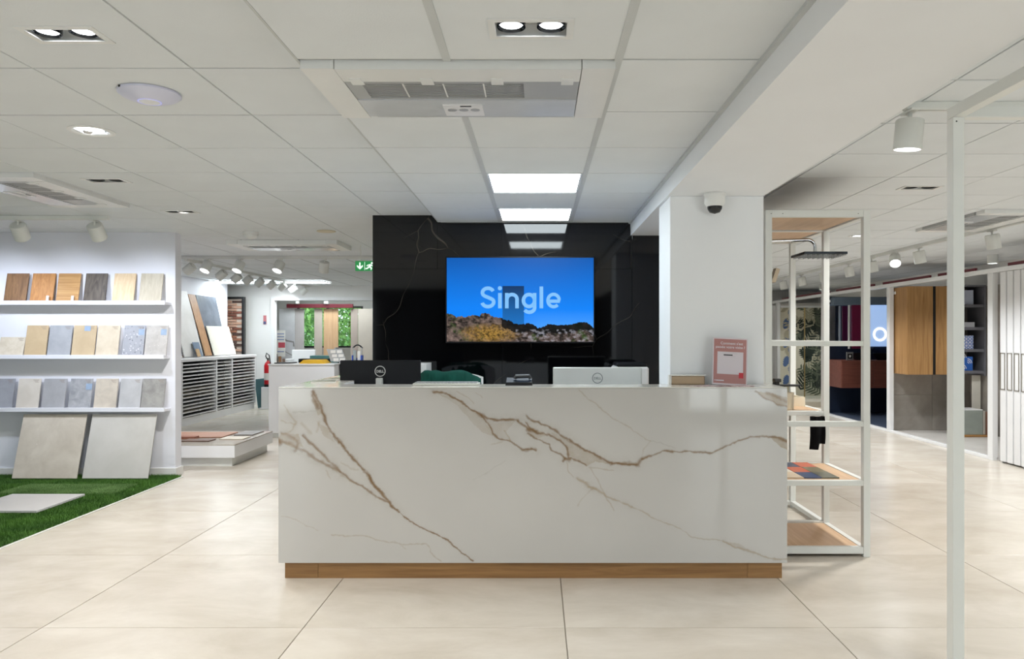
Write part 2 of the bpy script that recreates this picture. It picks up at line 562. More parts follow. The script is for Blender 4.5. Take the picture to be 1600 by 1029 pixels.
# black stone wall behind the desk, in slabs
def black_marble():
    m, nt, b = nodes_of('black_veined_marble')
    v = coords(nt)
    wv = nt.nodes.new('ShaderNodeTexNoise'); wv.inputs['Scale'].default_value = 1.1; wv.inputs['Detail'].default_value = 3
    nt.links.new(v, wv.inputs['Vector'])
    ad = nt.nodes.new('ShaderNodeVectorMath'); ad.operation = 'MULTIPLY_ADD'
    ad.inputs[1].default_value = (0.5, 0.5, 0.5)
    nt.links.new(wv.outputs['Color'], ad.inputs[0]); nt.links.new(v, ad.inputs[2])
    vo = nt.nodes.new('ShaderNodeTexVoronoi'); vo.feature = 'DISTANCE_TO_EDGE'; vo.inputs['Scale'].default_value = 1.25
    nt.links.new(ad.outputs[0], vo.inputs['Vector'])
    ln = ramp(nt, vo.outputs['Distance'], [(0.0, (1, 1, 1, 1)), (0.0035, (0, 0, 0, 1))])
    mk = ramp(nt, noise(nt, v, 1.7, 3), [(0.52, (0, 0, 0, 1)), (0.62, (1, 1, 1, 1))])
    mu = nt.nodes.new('ShaderNodeMix'); mu.data_type = 'RGBA'; mu.blend_type = 'MULTIPLY'; mu.inputs[0].default_value = 1
    nt.links.new(ln, mu.inputs[6]); nt.links.new(mk, mu.inputs[7])
    mx = nt.nodes.new('ShaderNodeMix'); mx.data_type = 'RGBA'
    nt.links.new(mu.outputs[2], mx.inputs[0])
    mx.inputs[6].default_value = C(9, 9, 11); mx.inputs[7].default_value = C(84, 78, 70)
    nt.links.new(mx.outputs[2], b.inputs['Base Color'])
    b.inputs['Roughness'].default_value = 0.05
    b.inputs['Specular IOR Level'].default_value = 0.5
    return m
BLACKS = black_marble()
bw = struct(MB().box(-1.392, YBLACK + 0.012, 0, 1.36, YBLACK + 0.2, ZB).box(-1.392, YBLACK + .012, ZB, XB0 - .02, YBLACK + .2, ZC).box(-1.392, YBLACK + .012, ZC, XSTEP - .006, YBLACK + .2, ZL), 'wall_center', BLACKM)
tag(bw, 'black veined marble wall behind the reception desk')
zs = 1.947
for x0, x1, z0, z1 in ((-1.392, -0.30, 0, zs), (-0.30, 0.797, 0, zs), (0.797, 1.36, 0, ZB),
                       (-1.392, XSTEP - .008, zs, ZL), (XSTEP - .008, -0.30, zs, ZC - .004), (-0.30, 0.783, zs, ZC - .004)):
    MB().bbox(x0 + .0008, YBLACK, z0 + .0008, x1 - .0008, YBLACK + .012, z1 - .0008, 0.0008).build('marble_panel', BLACKS, bw)

# tile display wall on the left with its skirting
wl = struct(MB().box(-7.9, 7.30, 0, -3.562, 7.42, ZL), 'wall_left', COOLW)
struct(MB().box(-7.9, 7.285, 0, -3.547, 7.30, 0.085).box(-3.562, 7.30, 0, -3.547, 7.435, 0.085), 'baseboard_left', WHITE)
# outer walls
struct(MB().box(XW - .15, YBACK, 0, XW, YFAR, ZL + .3), 'wall_west', WHITE)
struct(MB().box(XE, YBACK, 0, XE + .15, YFAR, ZL + .3), 'wall_east', WHITE)
m = MB()
for a, b, z0, z1 in ((XW, XE, 0, .12), (XW, XE, 2.28, 2.7), (XW, -6.6, .12, 2.28), (5.5, XE, .12, 2.28), (-3.6, 2.3, .12, 2.28)):
    m.box(a, YBACK - .15, z0, b, YBACK, z1)
struct(m, 'wall_front', plain('anthracite_wall', C(40, 39, 38), .6))
PANE = pane_mat('clear_window_glass', (0.97, 0.99, 0.98, 1))
for k, (a, b) in enumerate(((-6.6, -5.1), (-5.1, -3.6), (2.3, 3.9), (3.9, 5.5))):
    m = MB()
    for q in ((a, .12, a + .05, 2.28), (b - .05, .12, b, 2.28), (a + .05, .12, b - .05, .17), (a + .05, 2.23, b - .05, 2.28)):
        m.box(q[0], YBACK - .1, q[1], q[2], YBACK - .04, q[3])
    w = struct(m, 'window_%d' % (k + 1), FRAME)
    MB().box(a + .05, YBACK - .074, .17, b - .05, YBACK - .066, 2.23).build('pane', PANE, w)
# far wall with the window the trees show through
m = MB()
for a, b, z0, z1 in ((XW, -5.45, 0, ZL), (-3.95, XE, 0, ZL), (-5.45, -3.95, 0, 1.12), (-5.45, -3.95, 2.06, ZL)):
    m.box(a, YFAR, z0, b, YFAR + .15, z1 + (.3 if z1 == ZL else 0))
struct(m, 'wall_far', WHITE)
m = MB()
for q in ((-5.45, 1.12, -5.40, 2.06), (-4.0, 1.12, -3.95, 2.06), (-4.79, 1.12, -4.73, 2.06), (-5.4, 1.12, -4, 1.16), (-5.4, 2.02, -4, 2.06)):
    m.box(q[0], YFAR + .03, q[1], q[2], YFAR + .09, q[3])
w = struct(m, 'window_5', BLACKM)
MB().box(-5.4, YFAR + .056, 1.16, -4.79, YFAR + .064, 2.02).build('pane', PANE, w)
MB().box(-4.73, YFAR + .056, 1.16, -4.0, YFAR + .064, 2.02).build('pane', PANE, w)
# partition in front of the far room: solid on the left, wide opening on the right
m = MB()
m.box(-5.95, 15.0, 0, -5.38, 15.1, ZL).box(-5.38, 15.0, 2.10, -0.5, 15.1, ZL).box(-0.62, 15.0, 0, -0.5, 15.1, 2.1).box(-7.9, 15.0, 2.18, -5.95, 15.1, ZL)
struct(m, 'wall_partition', WHITE)
m = MB().box(-5.38, 14.985, 0, -5.31, 15.115, 2.17).box(-5.31, 14.985, 2.10, -0.6, 15.115, 2.17)
struct(m, 'trim_4', LACQ)

# ------------------------------------------------------------------ reception desk
DY0, DY1 = 4.215, 4.485
DX0, DX1 = -1.471, 1.417
DTOP = EYE - (606 - CY) * DY0 / F
DBOT = EYE - (879 - CY) * DY0 / F
desk = thing('reception_desk', 'long white marble reception desk with gold-brown veins on an oak plinth', 'desk', (0, DY0 + .3, 0))

def value_noise(u, v, seed, octaves=5):
    """smooth value noise on arrays u, v"""
    r = np.random.RandomState(seed)
    g = r.rand(64, 64)
    out, amp, tot = 0, 1.0, 0
    for k in range(octaves):
        x, y = u * 2 ** k, v * 2 ** k
        xi, yi = np.floor(x).astype(int), np.floor(y).astype(int)
        fx, fy = x - xi, y - yi
        fx, fy = fx * fx * (3 - 2 * fx), fy * fy * (3 - 2 * fy)
        a, b = g[yi % 64, xi % 64], g[yi % 64, (xi + 1) % 64]
        c, d = g[(yi + 1) % 64, xi % 64], g[(yi + 1) % 64, (xi + 1) % 64]
        out = out + amp * (a * (1 - fx) * (1 - fy) + b * fx * (1 - fy) + c * (1 - fx) * fy + d * fx * fy)
        tot += amp
        amp *= 0.55
    return out / tot

NX, NZ = 791, 275                                   # one vertex every 3.65 mm of stone
uu, vv = np.meshgrid(np.arange(NX, dtype=float), np.arange(NZ, dtype=float))
wu = uu + 9 * (value_noise(uu / 26, vv / 26, 1) - .5) + 2.5 * (value_noise(uu / 6, vv / 6, 5, 3) - .5)
wv = vv + 9 * (value_noise(uu / 26, vv / 26, 2) - .5) + 2.5 * (value_noise(uu / 6, vv / 6, 6, 3) - .5)
base = np.zeros((NZ, NX, 3)) + np.array(C(193, 191, 187)[:3])
cloud = value_noise(uu / 120, vv / 90, 3, 4)[..., None]
base *= 0.955 + 0.09 * cloud
BROWN, TAN, GREY = (np.array(C(*c)[:3]) for c in ((122, 94, 60), (164, 148, 126), (176, 170, 162)))

def seg_dist(pts):
    d = np.full(uu.shape, 1e9)
    for (x0, y0), (x1, y1) in zip(pts, pts[1:]):
        dx, dy = x1 - x0, y1 - y0
        t = np.clip(((wu - x0) * dx + (wv - y0) * dy) / (dx * dx + dy * dy + 1e-9), 0, 1)
        d = np.minimum(d, np.hypot(wu - x0 - t * dx, wv - y0 - t * dy))
    return d

def vein(pts, w, a, col, halo=0.0, hw=8.0, left=True):
    k, ox = 0.3304, (420 - 437) if left else (820 - 437)
    P = [(x * k + ox, y * k + 580 - 605) for x, y in pts]
    d = seg_dist(P)
    n = value_noise(uu / 9 + len(pts), vv / 9, 11, 4)
    global base
    if halo:
        h = (halo * np.exp(-(d / hw) ** 2) * np.clip(n * 2.2 - .35, 0, 1))[..., None]
        base = base * (1 - h) + GREY * 0.93 * h
    s = (a * np.clip(1.15 - d / (w * (0.45 + 1.1 * n)), 0, 1) * np.clip(0.45 + 1.1 * n, 0, 1))[..., None]
    base = base * (1 - s) + col * s

def patch(poly, a, col, left=True):
    k, ox = 0.3304, (420 - 437) if left else (820 - 437)
    P = [(x * k + ox, y * k - 25) for x, y in poly]
    ins = np.zeros(uu.shape, bool)
    for (x0, y0), (x1, y1) in zip(P, P[1:] + P[:1]):
        c = ((y0 > wv) != (y1 > wv))
        ins ^= c & (wu < (x1 - x0) * (wv - y0) / ((y1 - y0) if y1 != y0 else 1e-9) + x0)
    n = value_noise(uu / 16, vv / 16, 21, 4)
    s = (ins * min(.9, 1.4 * a) * np.clip(0.2 + 1.1 * n, 0, 1))[..., None]
    global base
    base = base * (1 - s) + col * s

patch([(205, 90), (245, 140), (262, 190), (235, 200), (215, 140)], .45, TAN)
patch([(60, 285), (150, 290), (170, 350), (110, 350), (55, 330)], .5, TAN)
patch([(235, 225), (290, 265), (320, 330), (270, 300)], .35, TAN)
patch([(780, 92), (880, 128), (1000, 205), (1060, 300), (1010, 290), (930, 200), (850, 130)], .32, TAN)
patch([(990, 205), (1060, 235), (1160, 240), (1120, 285), (1140, 330), (1060, 300)], .28, TAN)
patch([(115, 285), (200, 325), (350, 408), (400, 432), (330, 422), (290, 445), (240, 410), (205, 395), (190, 350), (150, 315)], .5, TAN, False)
patch([(0, 240), (40, 265), (110, 300), (60, 320), (10, 290)], .4, TAN, False)
patch([(1080, 87), (1150, 95), (1240, 118), (1240, 158), (1190, 150), (1130, 125)], .75, TAN, False)
patch([(1150, 305), (1200, 308), (1240, 325), (1240, 368), (1190, 345), (1160, 325)], .65, TAN, False)
patch([(930, 800), (1000, 812), (1060, 845), (985, 835)], .4, TAN, False)
vein([(205, 90), (245, 140), (262, 190), (300, 275), (345, 345), (390, 390), (440, 445), (475, 490), (500, 540), (545, 580), (580, 630), (620, 665)], 2.9, .85, BROWN, .35)
vein([(620, 665), (700, 720), (800, 775), (855, 810), (910, 860), (970, 895)], 1.7, .9, BROWN, .2, 5)
vein([(207, 92), (215, 120), (238, 165)], 4.0, .8, BROWN)
vein([(475, 490), (500, 540), (545, 580), (580, 630), (610, 655)], 3.2, .8, BROWN)
vein([(170, 295), (215, 340), (290, 420), (340, 470), (400, 520), (470, 565), (530, 600), (572, 625)], 2.6, .75, BROWN, .35)
vein([(50, 320), (120, 340), (180, 375), (240, 420), (300, 450), (340, 470)], 3.4, .6, BROWN, .55, 10)
vein([(50, 318), (58, 335)], 5, .9, BROWN)
vein([(65, 285), (110, 300), (150, 330), (130, 362)], 3, .5, BROWN, .4)
vein([(70, 150), (100, 190), (130, 230), (115, 270), (90, 292)], 1.8, .5, TAN, .3)
vein([(60, 225), (100, 235), (130, 240)], 1.5, .5, TAN)
vein([(240, 160), (225, 182), (180, 186), (120, 185)], 1.6, .4, GREY * .8, .2)
vein([(160, 240), (205, 285)], 3.5, .4, TAN)
vein([(250, 230), (235, 275)], 3.0, .45, TAN)
vein([(270, 465), (290, 505)], 1.5, .4, TAN); vein([(300, 455), (360, 500), (400, 525)], 1.2, .4, TAN)
vein([(350, 430), (390, 455), (425, 455)], 1.6, .35, TAN); vein([(430, 400), (425, 430)], 1.2, .3, TAN)
vein([(780, 90), (830, 100), (880, 125), (940, 165), (1005, 205), (1050, 220), (1110, 228), (1170, 235)], 2.3, .9, BROWN, .4, 9)
vein([(985, 195), (1030, 215)], 4.2, .8, BROWN)
vein([(1005, 205), (1045, 255), (1060, 290), (1090, 315), (1140, 330), (1200, 365), (1262, 372)], 1.8, .8, BROWN, .3)
vein([(1110, 280), (1135, 310), (1140, 330)], 1.4, .6, TAN)
vein([(1170, 235), (1210, 258), (1250, 278), (1275, 290)], 2.4, .8, BROWN, .3)
vein([(890, 90), (950, 125), (975, 145)], 1.2, .5, TAN); vein([(980, 95), (1010, 120)], 1.0, .5, TAN)
vein([(965, 505), (1040, 470), (1120, 415)], 1.1, .3, GREY * .8); vein([(1050, 345), (1100, 330)], 1.4, .45, TAN)
vein([(60, 680), (150, 710), (240, 750)], 1.0, .4, TAN)
vein([(300, 768), (380, 768), (480, 780), (560, 800), (640, 820), (745, 820), (780, 870), (815, 895)], 1.25, .55, TAN)
vein([(590, 800), (650, 840)], 1.0, .4, TAN)
vein([(0, 205), (60, 240), (125, 275), (200, 320), (280, 370), (350, 405), (410, 430), (470, 435), (530, 440)], 2.2, .85, BROWN, .35, 8, False)
vein([(410, 430), (470, 433), (535, 440), (545, 415)], 3.4, .75, BROWN, 0, 8, False)
vein([(545, 415), (600, 400), (650, 380), (720, 378), (800, 380), (880, 385), (930, 360), (1000, 325), (1060, 310), (1115, 300), (1180, 310), (1238, 332)], 1.9, .85, BROWN, .2, 6, False)
vein([(0, 235), (30, 270), (55, 290), (115, 300), (170, 330), (200, 360), (205, 405), (240, 415), (290, 440)], 2.2, .8, BROWN, .4, 9, False)
vein([(10, 268), (50, 280)], 4.5, .75, BROWN, 0, 8, False)
vein([(10, 290), (60, 320), (120, 345), (125, 370), (165, 390), (190, 410), (180, 425)], 1.7, .75, BROWN, .2, 7, False)
vein([(0, 368), (50, 370)], 3, .6, BROWN, 0, 8, False)
vein([(185, 410), (215, 415)], 3.4, .8, BROWN, 0, 8, False)
vein([(200, 430), (210, 470), (230, 495)], 1.2, .5, TAN, 0, 8, False)
vein([(250, 500), (300, 540), (330, 555)], 3.2, .7, TAN, .2, 7, False)
vein([(300, 540), (370, 575), (440, 610), (500, 635)], 2.0, .65, TAN, .2, 6, False)
vein([(500, 635), (560, 665), (640, 705), (740, 745), (790, 778), (850, 790), (930, 800)], 1.15, .6, TAN, .1, 5, False)
vein([(930, 800), (990, 830), (1060, 850), (1130, 880), (1200, 893), (1238, 890)], 2.1, .7, TAN, .25, 6, False)
vein([(310, 455), (340, 510), (370, 570), (400, 620), (420, 655)], 1.2, .5, TAN, 0, 8, False)
vein([(320, 550), (270, 600), (250, 640)], 1.1, .35, TAN, 0, 8, False)
vein([(300, 450), (350, 452), (420, 462)], 1.1, .45, TAN, 0, 8, False)
vein([(250, 90), (330, 150), (400, 205), (480, 260), (585, 325)], 1.2, .5, TAN, .1, 4, False)
vein([(585, 325), (640, 340), (710, 362)], .9, .35, GREY * .8, 0, 8, False)
vein([(585, 325), (555, 370), (545, 395)], 1.1, .35, TAN, 0, 8, False)
vein([(1080, 87), (1130, 125), (1190, 150), (1238, 157)], 2.0, .8, BROWN, 0, 8, False)
vein([(1140, 97), (1190, 115), (1238, 140)], 3.0, .8, BROWN, 0, 8, False)
vein([(1150, 305), (1200, 320), (1238, 335)], 2.6, .7, BROWN, 0, 8, False)

def tint_grid(name, x0, x1, z1, z0, y, cols, mat, parent, thick):
    """a slab whose camera-facing side is a fine grid that carries the stone's or picture's colours"""
    nz, nx = cols.shape[:2]
    X, Z = np.meshgrid(np.linspace(x0, x1, nx), np.linspace(z1, z0, nz))
    co = np.stack([X, np.full_like(X, y), Z], -1).reshape(-1, 3) - np.array(ORG[parent.name])
    idx = np.arange(nx * nz).reshape(nz, nx)
    q = np.stack([idx[:-1, :-1], idx[1:, :-1], idx[1:, 1:], idx[:-1, 1:]], -1).reshape(-1, 4)
    k = len(co)
    back = np.array([(x0, y + thick, z1), (x1, y + thick, z1), (x1, y + thick, z0), (x0, y + thick, z0)]) - np.array(ORG[parent.name])
    co = np.concatenate([co, back])
    c = [idx[0, 0], idx[0, -1], idx[-1, -1], idx[-1, 0]]
    side = np.array([[c[0], c[1], k + 1, k], [c[1], c[2], k + 2, k + 1], [c[2], c[3], k + 3, k + 2], [c[3], c[0], k, k + 3], [k, k + 1, k + 2, k + 3]])
    q = np.concatenate([q, side])
    me = bpy.data.meshes.new(name)
    me.vertices.add(len(co)); me.vertices.foreach_set('co', co.astype(np.float32).ravel())
    me.loops.add(q.size); me.loops.foreach_set('vertex_index', q.astype(np.int32).ravel())
    me.polygons.add(len(q)); me.polygons.foreach_set('loop_start', np.arange(0, q.size, 4, dtype=np.int32))
    me.update(calc_edges=True)
    at = me.color_attributes.new('tint', 'FLOAT_COLOR', 'POINT')
    rgba = np.ones((len(co), 4), np.float32)
    rgba[:k, :3] = cols.reshape(-1, 3)
    rgba[k:, :3] = cols.mean((0, 1))
    at.data.foreach_set('color', rgba.ravel())
    me.materials.append(mat)
    o = bpy.data.objects.new(name, me)
    COL.objects.link(o); o.parent = parent
    ORG[o.name] = ORG[parent.name]
    return o

tint_grid('front_panel', DX0, DX1, DTOP - .001, DBOT, DY0, base, attr_mat('white_gold_vein_marble', 0.07), desk, 0.02)
SLABW = stone('white_marble_slab', C(226, 223, 216), C(214, 210, 202), 1.6, 0.1)
OAK = wood('oak_plinth', C(126, 90, 52), C(166, 126, 78), 'X', 0.5)
MB().bbox(DX0, DY0 + .0, DTOP - .0, DX1, DY1, DTOP + .005, .0015).build('counter_ledge', SLABW, desk)
MB().box(DX0 + .02, DY0 + .02, DBOT, DX1 - .02, DY0 + .06, DTOP).build('core_panel', LACQ, desk)
MB().bbox(DX1 - .02, DY0 + .0205, DBOT, DX1, DY1, DTOP - .0005, .001).build('side_panel', SLABW, desk)
MB().bbox(DX0, DY0 + .0205, DBOT, DX0 + .02, 5.58, DTOP - .0005, .001).build('side_panel', SLABW, desk)
MB().bbox(DX0, DY1 + .0005, DTOP - .0, DX0 + .27, 5.58, DTOP + .005, .0015).build('return_ledge', SLABW, desk)
MB().bbox(DX0 + .25, DY1 - .02, .10, DX0 + .27, 5.56, DTOP - .0005, .001).build('inner_panel', LACQ, desk)
MB().bbox(DX0 + .25, DY1 - .02, .10, 0.80, DY1, DTOP - .0005, .001).build('inner_panel', LACQ, desk)
MB().bbox(DX0 + .271, DY1 + .001, .71, 0.795, 5.35, .74, .002).build('work_surface', LACQ, desk)
for x in (-.35, .75):
    MB().bbox(x, DY1 + .001, 0, x + .03, 5.3, .7095, .002).build('support_panel', LACQ, desk)
for a, b in ((445, 497), (497, 1168), (1168, 1222)):
    k = (DY0 + .022) / F
    MB().bbox((a - CX) * k + .0006, DY0 + .022, 0, (b - CX) * k - .0006, DY0 + .06, DBOT - .0005, .001).build('plinth_board', OAK, desk)
MB().box(DX0 + .04, DY0 + .061, 0, DX0 + .06, 5.5, DBOT).build('plinth_side', OAK, desk)
MB().box(DX1 - .06, DY0 + .061, 0, DX1 - .04, DY1 - .02, DBOT).build('plinth_side', OAK, desk)

# ------------------------------------------------------------------ television
K = 6.17 / F
tx = lambda p: (p - CX) * K
tz = lambda p: EYE - (p - CY) * K
tv = thing('television', 'wall-mounted television showing a blue desert sky and the word Single', 'television', (tx(812), 6.17, tz(536)))
MB().bbox(tx(696), 6.175, tz(536), tx(929.5), 6.225, tz(400.5), .004).build('housing', BLACKP, tv)
MB().box(tx(760), 6.225, tz(510), tx(865), 6.258, tz(430)).build('wall_bracket', BLACKM, tv)
NXs, NZs = 460, 264
su, sv = np.meshgrid(np.linspace(50, 1518, NXs), np.linspace(50, 880, NZs))
c0, c1, c2 = (np.array(C(*c)[:3]) for c in ((0, 88, 176), (0, 128, 244), (70, 156, 252)))
t = np.clip((sv - 50) / 500, 0, 1)[..., None]
pic = c0 * (1 - t) + c1 * t
t = np.clip((sv - 560) / 180, 0, 1)[..., None] * np.clip((su - 500) / 500, 0, 1)[..., None]
pic = pic * (1 - t) + c2 * t
mono = (su > 608) & (su < 822) & (sv > 328)
t = np.clip((sv - 328) / 380, 0, 1)[..., None]
pic = np.where(mono[..., None], np.array(C(0, 46, 92)[:3]) * (1 - t) + np.array(C(20, 110, 190)[:3]) * t, pic)
ridge_x = [50, 110, 150, 190, 230, 300, 330, 380, 400, 450, 520, 605, 612, 680, 720, 800, 850, 900, 960, 1030, 1060, 1150, 1200, 1300, 1340, 1400, 1450, 1520]
ridge_y = [600, 612, 640, 628, 640, 620, 612, 628, 600, 598, 636, 645, 660, 670, 700, 712, 698, 702, 745, 730, 705, 715, 712, 712, 695, 685, 690, 745]
n1 = value_noise(su / 34 + sv / 70, sv / 24 - su / 90, 31, 5); n2 = value_noise(su / 17 + sv / 31, sv / 13 - su / 37, 33, 4); n3 = value_noise(su / 60, sv / 60, 35, 4)
ridge = np.interp(su, ridge_x, ridge_y) + 22 * (n2 - .5)
rocks = sv > ridge
rc = np.array(C(92, 78, 72)[:3]) * (0.15 + 2.2 * np.clip(n1 * 1.9 - .62, 0, 1))[..., None]
bushy = (n3 * 1.6 - .5)[..., None]
gold = np.clip(1 - ((su - 480) / 330) ** 2 - ((sv - 800) / 110) ** 2, 0, 1)[..., None]
rc = rc * (1 - gold) + gold * np.array(C(150, 116, 52)[:3]) * (0.2 + 1.3 * np.clip(n2 * 2 - .5, 0, 1))[..., None]
green = (np.clip(n3 * 4 - 2.1, 0, 1) * (su > 900))[..., None] * .8 + (np.clip(n3 * 4 - 2.2, 0, 1) * (su < 420))[..., None] * .6
rc = rc * (1 - green) + green * np.array(C(58, 84, 30)[:3]) * (0.2 + 1.5 * n2)[..., None]
shade = (((su > 600) & (sv < ridge + 70 + 30 * n1)))[..., None]
rc = np.where(shade, rc * .06, rc)
silver = ((su > 740) & (sv > 760))[..., None] * np.clip(n1 * 3 - 1.5, 0, 1)[..., None]
rc = rc * (1 - silver) + silver * np.array(C(150, 150, 160)[:3])
pic = np.where(rocks[..., None], rc, pic)
screen = tint_grid('screen', tx(698), tx(927.5), tz(402.5), tz(533.5), 6.172, pic, attr_mat('television_picture', 0.2, 0.95, 0.05), tv, .003)
LETTER = glow('screen_lettering', C(122, 192, 252), 0.85, .02)
def arc(cx, cy, rx, ry, a0, a1, n=18):
    return [(cx + rx * math.cos(math.radians(a0 + (a1 - a0) * i / n)), cy + ry * math.sin(math.radians(a0 + (a1 - a0) * i / n))) for i in range(n + 1)]
k = 0.15625 * K
o = (tx(690), 6.1715, tz(395))
ex, ey = (k, 0, 0), (0, 0, -k)
m = MB()
W = 36
# S, dotless stems, bowls: centre lines of the letters
S = arc(463, 398, 56, 46, -25, -180, 14) + arc(463, 398, 56, 46, -180, -268, 8)[1:]
S = arc(463, 397, 55, 45, -20, -205, 16) + [(430, 430), (465, 444), (500, 460)] + arc(463, 490, 58, 46, -25, 170, 18)
m.ribbon(S, W, o, ex, ey, .0006)
m.ribbon([(583, 400), (583, 553)], W, o, ex, ey, .0006)
m.prism(arc(583, 352, 21, 21, 0, 340, 17), o, ex, ey, .0006)
m.ribbon([(652, 400), (652, 553)], W, o, ex, ey, .0006)
m.ribbon([(652, 470)] + arc(704, 462, 50, 47, -175, 0, 16) + [(754, 553)], W, o, ex, ey, .0006)
m.ribbon(arc(874, 475, 56, 60, 0, 352, 30), W, o, ex, ey, .0006, closed=True)
m.ribbon([(930, 400), (930, 545)] + arc(877, 548, 53, 44, 0, 150, 14), W, o, ex, ey, .0006)
m.ribbon([(998, 335), (998, 553)], W, o, ex, ey, .0006)
m.ribbon([(1062, 482), (1178, 482)] + arc(1120, 475, 57, 62, 0, -315, 30)[1:], W * .92, o, ex, ey, .0006)
m.build('screen_lettering', LETTER, screen)

# ------------------------------------------------------------------ things on and behind the desk
def monitor(px0, px1, ptop, y, body, logo_mat, stand_mat, label, tilt=0):
    k = y / F
    x0, x1, zt = (px0 - CX) * k, (px1 - CX) * k, EYE - (ptop - CY) * k
    xm, h = (x0 + x1) / 2 - (x1 - x0) * .06 * 0, (x1 - x0) * .58
    t = thing('computer_monitor', label, 'monitor', (xm, y + .08, .74))
    MB().bbox(x0, y, zt - h, x1, y + .022, zt, .005).build('back_cover', body, t)
    MB().bbox(x0 + .004, y + .022, zt - h + .004, x1 - .004, y + .03, zt - .004, .002).build('screen', BLACKP, t)
    MB().bbox(xm - .02, y - .045, .755, xm + .02, y - .005, zt - .155 + .04, .003).bbox(xm - .02, y - .01, zt - .25, xm + .02, y, zt - .13, .001).build('stand_post', stand_mat, t)
    MB().bbox(xm - .12, y - .07, .74, xm + .12, y + .12, .752, .003).build('stand_foot', stand_mat, t)
    r = .033
    lg = MB().ribbon(arc(0, 0, r, r, 0, 350, 35), .005, (xm, y - .001, zt - .072), (1, 0, 0), (0, 0, 1), .001, closed=True).build('logo_ring', logo_mat, t)
    lettering('logo_letters', 'DELL', .022, logo_mat, lg, (xm, y - .0005, zt - .080), (math.pi / 2, 0, 0), .0005, bold=.0006)
    return t
SILVER = plain('silver_plastic', C(196, 196, 192), 0.35, metal=0.2, var=0.02)
LOGOG = plain('grey_logo_print', C(110, 112, 114), 0.4)
monitor(531, 657, 562.5, 4.86, BLACKP, SILVER, SILVER, 'black computer monitor seen from behind on the left of the desk')
monitor(864, 1003, 573.5, 4.92, SILVER, LOGOG, LACQ, 'silver computer monitor seen from behind on the right of the desk')

def pxbox(mb, px0, px1, py0, py1, y, d, b=.003, mi=0):
    k = y / F
    return mb.bbox((px0 - CX) * k, y, EYE - (py1 - CY) * k, (px1 - CX) * k, y + d, EYE - (py0 - CY) * k, b, mi)

# keyboard lying on the ledge, with its keys
KEYW = plain('ivory_keys', C(214, 214, 206), 0.5)
kx0, kx1, kz = -.735, -.345, DTOP + .005
kb = thing('keyboard', 'pale keyboard lying on the ledge beside the black monitor', 'keyboard', ((kx0 + kx1) / 2, 4.42, kz))
MB().bbox(kx0, 4.36, kz, kx1, 4.478, kz + .012, .003).build('case', KEYW, kb)
m = MB()
for r in range(5):
    for c in range(17):
        m.box(kx0 + .012 + c * .0217, 4.368 + r * .0215, kz + .012, kx0 + .030 + c * .0217, 4.386 + r * .0215, kz + .018)
tag(m.build('keys', GREYP, kb), kind='stuff')

# a dark green jacket thrown over the back of a white chair
def cloth(x0, x1, z0, z1, y0, seed):
    nx, nt = 60, 26
    U, T = np.meshgrid(np.linspace(0, 1, nx), np.linspace(0, 1, nt))
    fold = value_noise(U * 9, T * 3, seed, 3) - .5
    top = z1 - .05 * np.clip((U - .72) / .28, 0, 1) ** 1.5 - .03 * (1 - np.clip(U / .1, 0, 1)) + .02 * (value_noise(U * 5, T * 0, seed + 1, 2) - .5)
    ang = (T - .5) * math.pi
    d = .10
    Yc = y0 + d * np.sin(ang) * .9 + fold * .06
    Zc = np.where(T < .5, z0 + (top - z0) * np.cos(ang * .97) ** .45, z0 + (top - z0) * np.cos(ang * .97) ** .45)
    Xc = x0 + (x1 - x0) * U + .025 * fold
    Zc = Zc + .012 * fold
    m = MB()
    vs = np.stack([Xc, Yc, Zc], -1).reshape(-1, 3).tolist()
    m.add(vs, [(j * nx + i, j * nx + i + 1, (j + 1) * nx + i + 1, (j + 1) * nx + i) for j in range(nt - 1) for i in range(nx - 1)])
    return m
GREEN = plain('dark_green_wool', C(9, 66, 56), 0.85, spec=0.2, var=0.15, scale=14, bmp=.3, bscale=200)
k = 5.35 / F
jk = cloth((650 - CX) * k, (751 - CX) * k, .78, EYE - (580 - CY) * k, 5.42, 4)
jo = jk.build('green_jacket', GREEN, smooth=60)
tag(jo, 'dark green jacket thrown over the white chair behind the desk', 'jacket')
md = jo.modifiers.new('cloth_thickness', 'SOLIDIFY'); md.thickness = .006
